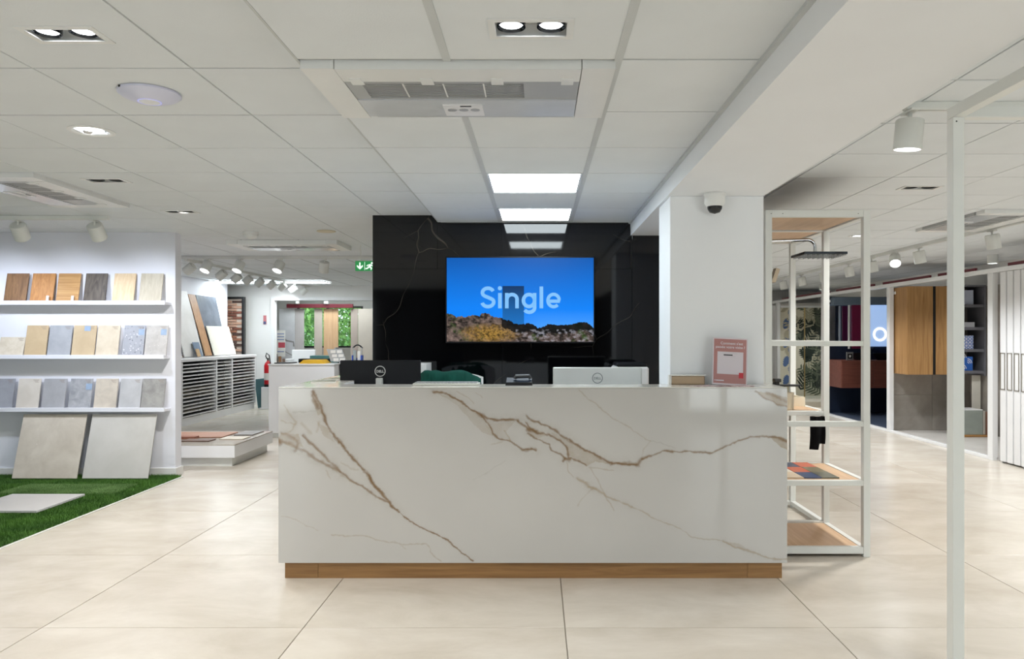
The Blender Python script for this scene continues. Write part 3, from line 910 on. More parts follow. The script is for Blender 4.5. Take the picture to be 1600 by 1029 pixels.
def shell_chair(px0, px1, ptop, y, label, arm=False):
    k = y / F
    x0, x1, zt = (px0 - CX) * k, (px1 - CX) * k, EYE - (ptop - CY) * k
    xm = (x0 + x1) / 2
    t = thing('office_chair', label, 'chair', (xm, y + .25, 0))
    n = 12
    m = MB()
    for i in range(n):
        a0, a1 = -1 + 2 * i / n, -1 + 2 * (i + 1) / n
        f = lambda a: (xm + a * (x1 - x0) / 2, y + .0 + .06 * (1 - a * a) * -1 + .06)
        (xa, ya), (xb, yb) = f(a0), f(a1)
        za, zb = (zt - .03 * abs(a) ** 4 for a in (a0, a1))
        vs = [(xa, ya, .52), (xb, yb, .52), (xb, yb, zb), (xa, ya, za), (xa, ya + .02, .52), (xb, yb + .02, .52), (xb, yb + .02, zb), (xa, ya + .02, za)]
        m.add(vs, [(0, 1, 2, 3), (7, 6, 5, 4), (3, 2, 6, 7), (4, 5, 1, 0), (0, 3, 7, 4), (1, 5, 6, 2)])
    m.build('backrest', LACQ, t)
    MB().bbox(x0, y + .05, .44, x1, y + .44, .50, .015).build('seat', LACQ, t)
    MB().tube((xm, y + .27, .08), (xm, y + .27, .44), .028).build('gas_post', CHROME, t)
    for q in range(5):
        a = q * 2 * math.pi / 5
        c = Vector((xm, y + .27, .09)); e = c + Vector((math.cos(a) * .28, math.sin(a) * .28, -.05))
        leg = MB().tube(c, e, .02, .014, 10).build('foot_spoke', CHROME, t)
        MB().tube(e + Vector((0, -.012, -.012)), e + Vector((0, .012, -.012)), .027, n=14).build('caster', BLACKP, leg)
    return t
shell_chair(648, 754, 583, 5.45, 'white office chair under the dark green jacket')
# white cabinet of drawers at the foot of the black wall
k = 5.95 / F
cb = thing('pedestal_cabinet', 'slim white cabinet at the foot of the black wall', 'cabinet', ((660 - CX) * k, 6.05, 0))
MB().bbox((656 - CX) * k - .25, 5.95, 0, (666 - CX) * k, 6.25, EYE - (568 - CY) * k, .003).build('body', LACQ, cb)
MB().bbox((656 - CX) * k - .245, 5.935, .05, (666 - CX) * k - .005, 5.95, .55, .003).build('door', LACQ, cb)
# black desk telephone
ph = thing('desk_telephone', 'black desk telephone on the ledge in front of the television', 'telephone', (-.10, 4.43, kz))
MB().add([(-.19, 4.36, kz), (-.03, 4.36, kz), (-.03, 4.478, kz), (-.19, 4.478, kz), (-.185, 4.365, kz + .018), (-.035, 4.365, kz + .018), (-.035, 4.475, kz + .04), (-.185, 4.475, kz + .04)],
         [(3, 2, 1, 0), (4, 5, 6, 7), (0, 1, 5, 4), (1, 2, 6, 5), (2, 3, 7, 6), (3, 0, 4, 7)]).build('base', BLACKP, ph)
DKGREY = plain('dark_grey_plastic', C(58, 60, 64), 0.4)
MB().path([(-.135, 4.42, kz + .036), (-.13, 4.42, kz + .050), (-.05, 4.42, kz + .052), (-.043, 4.42, kz + .036)], .012).build('handset', DKGREY, ph)
# printer and black bin right of the silver monitor
k = 5.75 / F
pr = thing('printer', 'white printer with a dark lid beside the pillar behind the silver monitor', 'printer', ((990 - CX) * k, 5.95, .72))
x0, x1, zt = (962 - CX) * k, (1014 - CX) * k, EYE - (567 - CY) * k
MB().bbox(x0, 5.75, .86, x1, 6.1, zt - .03, .012).build('body', LACQ, pr)
MB().bbox(x0 + .01, 5.76, zt - .0295, x1 - .01, 6.09, zt, .01).build('lid', BLACKP, pr)
MB().bbox(x0 + .03, 5.70, .93, x1 - .03, 5.7495, .95, .004).build('paper_tray', DKGREY, pr)
tb = thing('side_table', 'white side table carrying the printer', 'table', ((990 - CX) * k, 5.95, 0))
MB().bbox(x0 - .03, 5.68, .83, x1 + .02, 6.15, .86, .003).build('table_top', LACQ, tb)
for a in (x0 - .02, x1 - .02):
    for b in (5.70, 6.10):
        MB().box(a, b, 0, a + .03, b + .03, .83).build('leg', LACQ, tb)
# papers and tray on the desk's return
PAPER = plain('printed_paper', C(226, 224, 218), 0.6, var=.05)
MAG = stone('magazine_print', C(66, 84, 70), C(196, 190, 170), 14, .3)
for i, (x, y, r, mt, lb) in enumerate(((-1.36, 4.72, 14, MAG, 'open magazine nearest the front on the return of the desk'), (-1.33, 5.02, -10, MAG, 'magazine farther back on the return of the desk'), (-1.31, 5.24, 6, PAPER, 'white leaflet behind the magazines on the desk return'))):
    M = rot('Z', r, (x, y, 0))
    pg = thing('magazine' if i < 2 else 'leaflet', lb, 'magazine' if i < 2 else 'leaflet', (x, y, kz))
    MB().box(x - .075, y - .10, kz, x + .075, y + .10, kz + .006, M=M).build('pages', PAPER, pg)
    MB().box(x - .075, y - .10, kz + .006, x + .075, y + .10, kz + .0075, M=M).build('cover', mt, pg)
tr = thing('document_tray', 'black wire document tray at the far end of the desk return', 'tray', (-1.29, 5.42, kz))
m = MB()
m.add([(-1.40, 5.36, kz + .035), (-1.22, 5.36, kz + .02), (-1.20, 5.55, kz + .02), (-1.38, 5.55, kz + .035), (-1.40, 5.36, kz + .04), (-1.22, 5.36, kz + .025), (-1.20, 5.55, kz + .025), (-1.38, 5.55, kz + .04)],
      [(3, 2, 1, 0), (4, 5, 6, 7), (0, 1, 5, 4), (1, 2, 6, 5), (2, 3, 7, 6), (3, 0, 4, 7)])
m.build('tray_floor', BLACKM, tr)
MB().box(-1.42, 5.35, kz + .035, -1.395, 5.56, kz + .062).build('tray_lip', BLACKM, tr)
for a, b in ((-1.36, 5.38), (-1.24, 5.38), (-1.35, 5.52), (-1.23, 5.52)):
    MB().box(a, b, kz, a + .01, b + .01, kz + .024).build('foot', BLACKM, tr)

# counter sign, its leaflets and the tan book box
ROSE = plain('rose_print', C(176, 124, 120), 0.45, var=.02)
PALE = plain('pale_lilac_print', C(214, 206, 212), 0.45, var=.02)
SRED = plain('signal_red_print', C(196, 36, 50), 0.45)
sx0, sx1 = 1.0245, 1.2345
sy, sb, st = 4.37, kz + .003, EYE - (527 - CY) * 4.37 / F
A = Vector(((sx0 + sx1) / 2, sy, sb))
MS = Matrix.Translation(A) @ Matrix.Rotation(math.radians(-7), 4, 'X') @ Matrix.Rotation(math.radians(3.0), 4, 'Y')
sg = thing('counter_sign', 'rose-pink feedback sign standing on the right end of the desk', 'sign', A)
h = st - sb; w = (sx1 - sx0) / 2 - .003
def sign_plate(name, mat, u0, u1, v0, v1, front, th, parent=None):
    m = MB().box(-w + 2 * w * u0, -front, h * v0, -w + 2 * w * u1, -front + th, h * v1)
    m.v = [tuple(MS @ Vector(v)) for v in m.v]
    return m.build(name, mat, parent or sg)
brd = sign_plate('board', PALE, 0, 1, 0, 1, 0, .004)
pr_ = sign_plate('print', ROSE, .03, .97, .03, .97, .001, .0009, brd)
sign_plate('white_card', PALE, .13, .88, .225, .70, .002, .0009, brd)
sign_plate('red_square', SRED, .76, .89, .15, .265, .003, .0009, brd)
sign_plate('printed_line', BLACKP, .31, .57, .62, .642, .003, .0009, brd)
sign_plate('printed_line', GREYP, .30, .70, .664, .668, .003, .0009, brd)
sign_plate('printed_line', GREYP, .33, .66, .60, .604, .003, .0009, brd)
sign_plate('printed_line', PALE, .10, .33, .075, .10, .002, .0009, brd)
sign_plate('printed_line', PALE, .06, .085, .078, .10, .002, .0009, brd)
def sign_text(txt, size, u, v, mat, align='CENTER', bold=0):
    p = MS @ Vector((-w + 2 * w * u, -.0018, h * v))
    o = lettering('sign_lettering', txt, size, mat, brd, p, (0, 0, 0), .0004, align, bold)
    o.rotation_euler = (MS.to_3x3() @ Matrix.Rotation(math.pi / 2, 3, 'X')).to_euler()
sign_text("Comment s'est", .0215, .54, .855, PALE, bold=.0003)
sign_text("passée votre visite ?", .0215, .50, .775, PALE, bold=.0003)
MB_ = MS
MB().add([MS @ Vector(v) for v in ((-.03, .004, h * .6), (.03, .004, h * .6), (.03, .09, 0.012), (-.03, .09, 0.012), (-.03, .0055, h * .6 + .002), (.03, .0055, h * .6 + .002), (.03, .093, 0.012), (-.03, .093, 0.012))],
         [(0, 1, 2, 3), (7, 6, 5, 4), (0, 4, 5, 1), (2, 6, 7, 3), (1, 5, 6, 2), (0, 3, 7, 4)]).build('easel_back', PALE, sg)
MAG2 = stone('rose_leaflet_print', C(110, 60, 66), C(222, 206, 206), 22, .35)
for i, (x, y, r, lb) in enumerate(((.97, 4.33, 20, 'rose leaflet fanned out left of the counter sign'), (1.07, 4.30, -8, 'rose leaflet lying in front of the counter sign'), (1.17, 4.29, 12, 'rose leaflet under the right corner of the counter sign'))):
    lf = MB().bbox(x - .07, y - .04, kz, x + .07, y + .04, kz + .0025 + i * .0008, .0005, M=rot('Z', r, (x, y, 0))).build('leaflet', MAG2)
    tag(lf, lb, 'leaflet', 'leaflets in front of the counter sign')
TAN_ = plain('tan_leatherette', C(186, 160, 130), 0.5)
bk = thing('brochure_box', 'tan brochure box with a white edge leaning by the pillar', 'box', (.905, 4.45, kz))
MB().bbox(.80, 4.44, kz, 1.0, 4.475, kz + .052, .004).build('body', TAN_, bk)
MB().bbox(.785, 4.43, kz + .0521, 1.005, 4.478, kz + .058, .001).build('lid', PAPER, bk)
MB().bbox(.785, 4.43, kz, .7995, 4.478, kz + .052, .001).build('spine', PAPER, bk)

# ------------------------------------------------------------------ ceiling fittings
def twin_spot(h, z, along, lit, label, power=0.0, cone=2.3):
    x0, x1, y0, y1 = h
    dp = .04 if lit else .020
    t = thing('recessed_twin_light', label, 'ceiling light', ((x0 + x1) / 2, (y0 + y1) / 2, z - .004), 'recessed twin lights')
    m = MB(); r = .022
    frame_boxes(m, x0 - .008, x1 + .008, y0 - .008, y1 + .008, z - .004, z - .0002, [(x0 + .014, x1 - .014, y0 + .014, y1 - .014)])
    m.build('frame', PLAST, t)
    m = MB()
    for q in ((x0 + .004, y0 + .004, x0 + .008, y1 - .004), (x1 - .008, y0 + .004, x1 - .004, y1 - .004), (x0 + .008, y0 + .004, x1 - .008, y0 + .008), (x0 + .008, y1 - .008, x1 - .008, y1 - .004)):
        m.box(q[0], q[1], z, q[2], q[3], z + dp)
    m.box(x0 + .004, y0 + .004, z + dp, x1 - .004, y1 - .004, z + dp + .005)
    m.build('housing', PLAST, t)
    cx, cy = (x0 + x1) / 2, (y0 + y1) / 2
    d = (x1 - x0) * .25 if along == 'X' else (y1 - y0) * .25
    for s in (-1, 1):
        c = (cx + s * d, cy, z + .004) if along == 'X' else (cx, cy + s * d, z + .004)
        r = .045 if along == 'X' else .03
        dz = 0 if lit else -.004
        hd = MB().lathe(c, [(r * .8, dp - .006), (r, dp - .01), (r, dz), (r * .9, dz), (r * .78, dz + .008)]).build('lamp_head', DARKCH if lit else BLACKM, t, smooth=40)
        MB().lathe(c, [(r * .8, dz + .008), (.0001, dz + .010)]).build('lens', LENS if lit else DARKIN, hd, smooth=40)
    if power:
        lamp('SPOT', 'recessed_light_beam', (cx, cy, z - .01), power, t, (1, .98, .95), (cx, cy, 0), spot_size=cone, spot_blend=.8, shadow_soft_size=.06)
    return t
twin_spot(TWIN_C, ZC, 'X', True, 'lit recessed twin light in the ceiling nearest above the reception desk', P_DOWN)
twin_spot(TWIN_L, ZL, 'X', True, 'large recessed twin light in the ceiling at upper left', P_DOWN * .75)
twin_spot(TWIN_L2, ZL, 'X', False, 'dark recessed twin light beside the left air conditioner', P_DOWN)
twin_spot(TWIN_L3, ZL, 'X', False, 'small dark recessed twin light beyond the left air conditioner', P_DOWN * 1.8, 2.85)
twin_spot(TWIN_R, ZL, 'X', False, 'dark recessed twin light in the ceiling left of the white post', P_DOWN * 1.7)

def round_light(c, z, label):
    x, y, r = c
    t = thing('round_downlight', label, 'ceiling light', (x, y, z - .006), 'round downlights')
    MB().lathe((x, y, z), [(r * 1.25, -.0005), (r * 1.25, -.004), (r * 1.1, -.007), (r * .95, -.004), (r * .9, .0)], 36).build('trim_ring', PLAST, t, smooth=40)
    rf = MB().lathe((x, y, z), [(r * .9, .0), (r * .7, .03), (r * .6, .05), (.0001, .05)], 36).build('reflector', CHROME, t, smooth=40)
    MB().lathe((x, y, z), [(r * .72, .014), (r * .68, .010), (.0001, .010)], 28).build('lens', LENS, rf, smooth=40)
    lamp('SPOT', 'downlight_beam', (x, y, z - .01), P_DOWN, t, (1, .98, .95), (x, y, 0), spot_size=2.4, spot_blend=.8, shadow_soft_size=.07)
round_light(ROUND_L, ZL, 'round lit downlight below the white ceiling dome at left')
round_light(ROUND_R, ZL, 'small round downlight seen above the open rack')
# round plate far left
tag(MB().lathe((-2.05, 7.20, ZL), [(.09, -.0005), (.09, -.006), (.08, -.010), (.0001, -.010)], 28).build('ceiling_speaker', plain('cream_plastic', C(206, 196, 170), .5), smooth=40), 'small cream round plate in the ceiling left of the black wall', 'speaker')

# light panels of the middle bay
def led_panel(x0, x1, y0, y1, z, label):
    t = thing('led_ceiling_light', label, 'ceiling light', ((x0 + x1) / 2, (y0 + y1) / 2, z), 'square light panels')
    m = MB(); frame_boxes(m, x0, x1, y0, y1, z - .001, z + .02, [(x0 + .012, x1 - .012, y0 + .012, y1 - .012)])
    m.build('frame', PLAST, t)
    MB().box(x0 + .012, y0 + .012, z + .002, x1 - .012, y1 - .012, z + .012).build('diffuser', LEDM, t)
led_panel(-.301, .266, 4.385, 4.975, ZC, 'bright light panel nearer the desk in the middle ceiling bay')
led_panel(-.301, .266, 5.585, 6.175, ZC, 'bright light panel next to the black wall in the middle ceiling bay')
def added_downlight(x, y, z, power, label):  # downlights added only to bring the room up to brightness
    t = thing('added_downlight', label, 'ceiling light', (x, y, z - .11), 'added surface downlights')
    MB().lathe((x, y, z), [(.0001, -.0005), (.06, -.0005), (.06, -.11), (.054, -.11), (.05, -.09)], 24).build('body', FRAME, t, smooth=40)
    MB().lathe((x, y, z), [(.051, -.092), (.0001, -.092)], 24).build('lens', LENS, t)
    lamp('SPOT', 'added_light_beam', (x, y, z - .115), power, t, (.95, .98, 1.0), (x, y, 0), spot_size=2.2, spot_blend=.7, shadow_soft_size=.06)
for x, y, w_, lb in ((-3.8, 2.2, .8, 'over the near part of the grass mat'), (-3.4, -.4, 1.0, 'left behind the viewer'), (-1.4, .2, .8, 'left over the viewer'), (.1, -.6, .6, 'behind the viewer'),
                 (3.3, 2.2, 2.2, 'right of the near white frame'), (3.2, -.2, 1.2, 'right behind the viewer'), (4.5, 4.3, 2.2, 'before the white door samples')):
    added_downlight(x, y, ZC if -.8 < x < .8 else ZL, P_DOWN * w_, 'added surface downlight in the ceiling ' + lb)
for x, y, w_, lb in ((2.9, 9.6, 1.9, 'before the grey booth'), (2.9, 12.0, 1.9, 'before the navy booth'), (5.7, 9.3, .7, 'inside the grey booth')):
    added_downlight(x, y, ZL, P_DOWN * w_, 'added surface downlight in the ceiling ' + lb)
added_downlight(5.6, 14.6, ZL, P_DOWN * .8, 'added surface downlight in the ceiling over the leaf wallpaper booth')
led_panel(-5.0, -3.4, 15.15, 15.45, ZL - .024, 'added light panel in the ceiling of the far window room')  # panel added to light the tall panels by the far window
added_downlight(2.3, 14.2, ZL, P_DOWN * 1.4, 'farthest added surface downlight in the right ceiling')
led_panel(-6.0, -4.85, 13.5, 14.05, ZL - .024, 'far light panel in the ceiling over the sample boards')
led_panel(-4.7, -3.9, 13.5, 14.05, ZL - .024, 'far light panel in the ceiling in front of the far opening')

# ceiling cassettes
def cassette(h, z, along, label):
    """air conditioner let into the ceiling, long side along X or Y"""
    x0, x1, y0, y1 = h
    t = thing('air_conditioner', label, 'air conditioner', ((x0 + x1) / 2, (y0 + y1) / 2, z - .03), 'ceiling air conditioners')
    L, D = (x1 - x0, y1 - y0) if along == 'X' else (y1 - y0, x1 - x0)
    if along == 'X': T = lambda u, v, w: (x0 + u, y0 + v, z + w)
    else: T = lambda u, v, w: (x1 - v, y0 + u, z + w)
    def bx(mb, u0, v0, w0, u1, v1, w1):
        a, b = T(u0, v0, w0), T(u1, v1, w1)
        return mb.box(*(min(p, q) for p, q in zip(a, b)), *(max(p, q) for p, q in zip(a, b)))
    bx(MB(), .006, .006, .02, L - .006, D - .006, .12).build('housing', DARKIN, t)
    e = .12
    m = MB()
    bx(m, .004, .004, -.028, e, D - .004, .02); m.build('end_cap', PLAST, t)
    m = MB(); bx(m, L - e, .004, -.028, L - .004, D - .004, .02); m.build('end_cap', PLAST, t)
    m = MB(); bx(m, e + .003, .004, -.030, L - e - .003, .13, .018); m.build('front_strip', PLAST, t)
    g0, g1, v0, v1 = e + .06, e + .06 + .60, .165, .325
    m = MB()
    for a, b, c, d in ((e + .003, .1305, g0, .34), (g1, .1305, L - e - .003, .34), (g0, .1305, g1, v0), (g0, v1, g1, .34)):
        bx(m, a, b, -.026, c, d, .018)
    m.build('grille_surround', GREYP, t)
    gr = MB(); bx(gr, g0, v0, -.004, g1, v1, .012); gr = gr.build('grille', LOUVER, t)
    for i in range(10):
        m = MB(); v = v0 + .004 + i * (v1 - v0 - .004) / 10
        bx(m, g0, v, -.022, g1, v + .007, -.004); m.build('grille_slat', GREYP, gr)
    for i in range(1, 4):
        m = MB(); u = g0 + i * (g1 - g0) / 4
        bx(m, u - .003, v0, -.0235, u + .003, v1, -.0222); m.build('grille_rib', PLAST, gr)
    m = MB(); bx(m, e + .003, .343, -.030, L - e - .003, D - .035, .018); m.build('lower_panel', plain('satin_grey_plastic', C(204, 208, 212), .2), t)
    m = MB(); bx(m, e + .03, D - .033, -.024, L - e - .003, D - .006, .018); m.build('air_flap', GREYP, t)
    for i in range(4):
        m = MB(); u = e + .03 + i * (L - 2 * e - .10) / 3
        bx(m, u, .095, -.034, u + .045, .155, -.030); m.build('clip', PLAST, t)
    pu = e + .33
    p = MB(); bx(p, pu, .395, -.034, pu + .16, D - .055, -.030); p = p.build('sensor_plate', LACQ, t)
    for i in range(3):
        c = T(pu + .033 + i * .047, .455, -.0342)
        MB().lathe(c, [(.019, 0), (.019, -.0012), (.0001, -.0012)], 20).build('sensor_window', GREYP, p)
    m = MB(); bx(m, pu + .07, .402, -.036, pu + .115, .410, -.034); m.build('receiver_slot', BLACKM, p)
cassette(AC_C, ZC, 'X', 'white ceiling air conditioner above the reception desk')
cassette(AC_L, ZL, 'Y', 'white ceiling air conditioner over the tile display at left')
cassette(AC_R, ZL, 'Y', 'white ceiling air conditioner at right behind the white post')
cassette((-3.30, -2.12, 7.85, 8.48), ZL - .02, 'X', 'distant white ceiling air conditioner left of the black wall')

# dome access point
ap = thing('access_point', 'white saucer-shaped dome with a blue light ring on the left ceiling', 'access point', (-1.625, 3.11, ZL - .045), None)
MB().lathe((-1.625, 3.11, ZL), [(.05, 0), (.122, -.002), (.122, -.010), (.105, -.022), (.075, -.034), (.045, -.040)], 40).build('dome', plain('dome_white', C(208, 210, 228), .3), ap, smooth=50)
MB().lathe((-1.625, 3.11, ZL), [(.045, -.040), (.042, -.0405)], 40).build('light_ring', glow('blue_ring', C(70, 90, 255), 1.2), ap)
MB().lathe((-1.625, 3.11, ZL), [(.042, -.0405), (.02, -.043), (.0001, -.044)], 40).build('center_cap', PLAST, ap, smooth=50)
MB().box(-1.70, 3.008, ZL - .009, -1.675, 3.02, ZL - .001).build('cable_notch', BLACKM, ap)
# smoke detector
sd = thing('smoke_detector', 'white smoke detector on the ceiling right of the display wall', 'smoke detector', (-2.81, 7.27, ZL - .07))
MB().lathe((-2.81, 7.27, ZL), [(.075, -.0005), (.075, -.028), (.066, -.030)], 28).build('base', PLAST, sd, smooth=40)
MB().lathe((-2.81, 7.27, ZL), [(.062, -.028), (.062, -.040), (.05, -.058), (.02, -.068), (.0001, -.069)], 28).build('sensor_head', PLAST, sd, smooth=40)
# dome camera under the beam
cc = thing('security_camera', 'white dome security camera under the beam in front of the pillar', 'camera', (1.052, 4.41, ZB - .125))
MB().lathe((1.052, 4.41, ZB), [(.062, -.0003), (.064, -.012), (.060, -.018), (.060, -.06), (.052, -.075), (.045, -.080)], 32).build('housing', PLAST, cc, smooth=40)
MB().lathe((1.052, 4.41, ZB), [(.044, -.078), (.042, -.095), (.03, -.115), (.0001, -.123)], 32).build('dome_lens', plain('smoked_dome', C(30, 30, 32), .05), cc, smooth=60)

# track lights
def track(a, b, z, label):
    a, b = Vector(a), Vector(b)
    t = thing('light_track', label, 'light track', ((a + b) / 2).to_tuple()[:2] + (z - .035,), 'ceiling light tracks')
    w = .018
    m = MB()
    if abs(a.x - b.x) > abs(a.y - b.y): m.bbox(a.x, a.y - w, z - .035, b.x, a.y + w, z - .0003, .002)
    else: m.bbox(a.x - w, a.y, z - .035, a.x + w, b.y, z - .0003, .002)
    m.build('rail', FRAME, t)
    m = MB()
    if abs(a.x - b.x) > abs(a.y - b.y): m.box(a.x + .02, a.y - .005, z - .0355, b.x - .02, a.y + .005, z - .0352)
    else: m.box(a.x - .005, a.y + .02, z - .0355, a.x + .005, b.y - .02, z - .0352)
    m.build('groove', GREYP, t)
    return t
def track_spot(x, y, ztop, aim, label, power=0.0, lit=False, r=.062, ln=.135, drop=.05, color=(.93, .96, 1), group='track spotlights'):
    t = thing('track_spotlight', label, 'spotlight', (x, y, ztop - drop), group)
    MB().bbox(x - .018, y - .05, ztop - .012, x + .018, y + .05, ztop - .0005, .002).build('adapter', FRAME, t)
    MB().tube((x, y, ztop - .012), (x, y, ztop - drop - .01), .009, n=12).build('stem', FRAME, t)
    d = (Vector(aim) - Vector((x, y, ztop - drop))).normalized()
    c = Vector((x, y, ztop - drop)) - d * .01
    MB().lathe(c, [(.0001, 0), (r * .92, 0), (r, .006), (r, ln), (r * .93, ln), (r * .88, ln - .02)], 28, axis=d).build('head', FRAME, t, smooth=40)
    MB().lathe(c, [(r * .9, ln - .018), (.0001, ln - .018)], 28, axis=d).build('lens', LENS if lit else DARKIN, t)
    if power:
        p = c + d * (ln + .01)
        lamp('SPOT', 'track_beam', p, power, t, color, p + d, spot_size=1.9, spot_blend=.9, shadow_soft_size=.05)
    return t
zt = ZL - .035
track((-6.2, 6.30, 0), (-3.64, 6.30, 0), ZL, 'white track above the tile display wall')
track_spot(-4.41, 6.30, zt, (-4.6, 7.3, 1.2), 'left white spotlight above the tile display wall', P_TRACK * 1.0, False, color=(.80, .87, 1), group='spotlights over the tile display wall')
track_spot(-3.76, 6.30, zt, (-3.80, 7.3, 1.2), 'right white spotlight above the tile display wall', P_TRACK * 1.0, False, color=(.80, .87, 1), group='spotlights over the tile display wall')
track_spot(-5.15, 6.30, zt, (-5.3, 7.3, 1.2), 'white spotlight just outside the left edge above the tile display wall', P_TRACK * 1.0, False, color=(.80, .87, 1), group='spotlights over the tile display wall')
track((-4.7, 9.47, 0), (-2.0, 9.47, 0), ZL, 'cross track in front of the sample boards')
for x, nm, lit in ((-4.2, 'leftmost lit spotlight on the cross track before the sample boards', True), (-3.79, 'second lit spotlight on the cross track before the sample boards', True), (-3.28, 'third lit spotlight on the cross track before the sample boards', True), (-2.72, 'spotlight with an added beam on the cross track next to the exit sign', False)):
    track_spot(x, 9.47, zt, (x - .5, 8.4, .2) if lit else (x - .4, 10.3, .6), nm, P_TRACK * 1.7 if lit else P_TRACK * 1.5, lit, group='spotlights on the cross track')  # the dark-lensed one has a beam added to brighten the counter
track((-4.6, 9.7, 0), (-4.6, 15.0 - .02, 0), ZL, 'long track running back along the drawer cabinet')
for i, y in enumerate((9.9, 10.9, 11.45, 11.9, 12.4, 12.95, 13.5, 14.1, 14.75)):
    n = ('first', 'second', 'third', 'fourth', 'fifth', 'sixth', 'seventh', 'eighth', 'ninth')[i]
    track_spot(-4.6, y, zt, (-6.0, y + .15, 1.2), '%s spotlight from the front on the long track along the drawer cabinet' % n, P_TRACK * .6 if i % 2 == 0 else 0, False, group='spotlights on the long track')
track((1.60, 3.24, 0), (4.2, 3.24, 0), ZL, 'short track above the near white frame')
track_spot(1.565 + .06, 3.24, zt, (1.50, 3.45, 0), 'large white spotlight beside the beam left of the white post', 8, True, .058, .13, .05, (.8, .85, 1))
track((4.23, 5.0, 0), (4.23, 15.5, 0), ZL, 'long track in front of the bathroom booths')
for i, y in enumerate((6.29, 6.91, 7.53, 8.24, 8.79, 9.4, 10.1, 11.0, 11.9, 12.8)):
    n = ('first', 'second', 'third', 'fourth', 'fifth', 'sixth', 'seventh', 'eighth', 'ninth', 'tenth')[i]
    track_spot(4.23, y, zt, (4.75, y + .15, 0) if i != 4 else (3.6, y - 1.5, .8), '%s spotlight from the front on the track before the bathroom booths' % n, (5 if i == 4 else P_TRACK * (1.3 if i % 2 == 0 else 1.0)), i == 4, group='spotlights before the bathroom booths')

# exit sign beside the black wall
EXG = glow('exit_sign_green', C(12, 140, 66), 0.8, .05)
EXW = glow('exit_sign_white', C(235, 255, 240), 0.9)
k = 8.3 / F
ex0, ez0, ez1 = (555 - CX) * k, EYE - (423 - CY) * k, EYE - (407.5 - CY) * k
es = thing('exit_sign', 'green exit sign with an arrow hanging beside the black wall', 'sign', (ex0 + .13, 8.3, ez0))
MB().bbox(ex0, 8.3, ez0, ex0 + .26, 8.325, ez1, .002).build('panel', EXG, es)
MB().tube((ex0 + .06, 8.312, ez1), (ex0 + .06, 8.312, ZL), .004, n=8).build('hanger', FRAME, es)
MB().tube((ex0 + .20, 8.312, ez1), (ex0 + .20, 8.312, ZL), .004, n=8).build('hanger', FRAME, es)
hh = ez1 - ez0
MB().prism([(.045, .85), (.06, .85), (.06, .42), (.085, .60), (.085, .42), (.0525, .14), (.02, .42), (.02, .60), (.045, .42)], (ex0, 8.2985, ez0), (1, 0, 0), (0, 0, hh), .001).build('arrow', EXW, es)
MB().box(ex0 + .104, 8.2985, ez0 + .01, ex0 + .108, 8.2995, ez1 - .01).build('divider', EXW, es)
m = MB()
for pts, w_ in ((((.175, .62), (.155, .38)), .022), (((.158, .40), (.185, .28), (.175, .12)), .014), (((.153, .40), (.135, .25), (.115, .22)), .014), (((.175, .6), (.2, .48), (.22, .52)), .010), (((.175, .62), (.145, .6), (.13, .48)), .010)):
    m.ribbon([(a, b * hh) for a, b in pts], w_, (ex0, 8.2985, ez0), (1, 0, 0), (0, 0, 1), .001)
m.prism([(.188 + .012 * math.cos(a), .78 * hh + .012 * math.sin(a)) for a in (i * math.pi / 6 for i in range(12))], (ex0, 8.2985, ez0), (1, 0, 0), (0, 0, 1), .001)
m.build('running_figure', EXW, es)

# ------------------------------------------------------------------ tile display wall: ledges and samples
YS = 7.19
ks = YS / F
lx = lambda p: (p - CX) * ks
lz = lambda p: EYE - (p - CY) * ks
ledge_z = []
for i, (pt, pb, nm) in enumerate(((471.5, 478, 'top'), (556, 564, 'middle'), (638.5, 645, 'lowest'))):
    x1 = lx((259, 257, 258)[i])
    s = thing('wall_ledge', '%s white ledge on the tile display wall' % nm, 'shelf', (-5.2, 7.245, lz(pt)), 'ledges on the tile display wall')
    MB().bbox(-6.6, 7.185, lz(pt) - .028, x1, 7.2995, lz(pt), .002).build('board', COOLW, s)
    MB().bbox(-6.6, 7.170, lz(pt) - .028, x1, 7.1848, lz(pt) + .012, .002).build('front_lip', COOLW, s)
    ledge_z.append(lz(pt))

def sample(px0, px1, ptop, row, mat, label, sticker=None, mark=True, name='tile_sample', th=.010):
    z0 = ledge_z[row]
    h = lz(ptop) - z0
    x0, x1 = lx(px0), lx(px1)
    t = thing(name, label, 'sample', ((x0 + x1) / 2, 7.22, z0), 'samples on the %s ledge' % ('top', 'middle', 'lowest')[row])
    M = rot('X', -math.degrees(math.asin(min(.9, .055 / h))), (0, 7.215, z0))
    b = MB().bbox(x0, 7.215, z0 + .002, x1, 7.215 + th, z0 + h, .0012, M=M).build('board', mat, t)
    if sticker:
        sxp, syp, sw, sh = sticker
        MB().box(lx(sxp), 7.2135, lz(syp) - sh, lx(sxp) + sw, 7.2148, lz(syp), M=M).build('sticker', plain('blue_sticker', C(150, 170, 196), .5, var=.08, scale=30), b)
    if mark:
        m = MB()
        for q in range(3):
            m.box(x1 - .075 + .01 * q, 7.2138, z0 + h - .016 - .011 * q, x1 - .02 - .008 * (q % 2), 7.2148, z0 + h - .0125 - .011 * q, M=M)
        m.build('printed_note', plain('note_ink', C(150, 136, 126), .6), b)
    return t
def price_tag(px, row, label):
    z0 = ledge_z[row]
    o = MB().bbox(lx(px), 7.192, z0 + .001, lx(px) + .026, 7.196, z0 + .062, .0008, M=rot('X', -8, (0, 7.19, z0))).build('price_tag', LACQ)
    tag(o, label, 'tag', 'price tags on the top ledge')
sample(2, 37, 425, 0, wood('walnut_sample', C(104, 74, 48), C(150, 112, 76), 'Z'), 'walnut-brown wood sample at the left of the top ledge', mark=False, name='wood_sample')
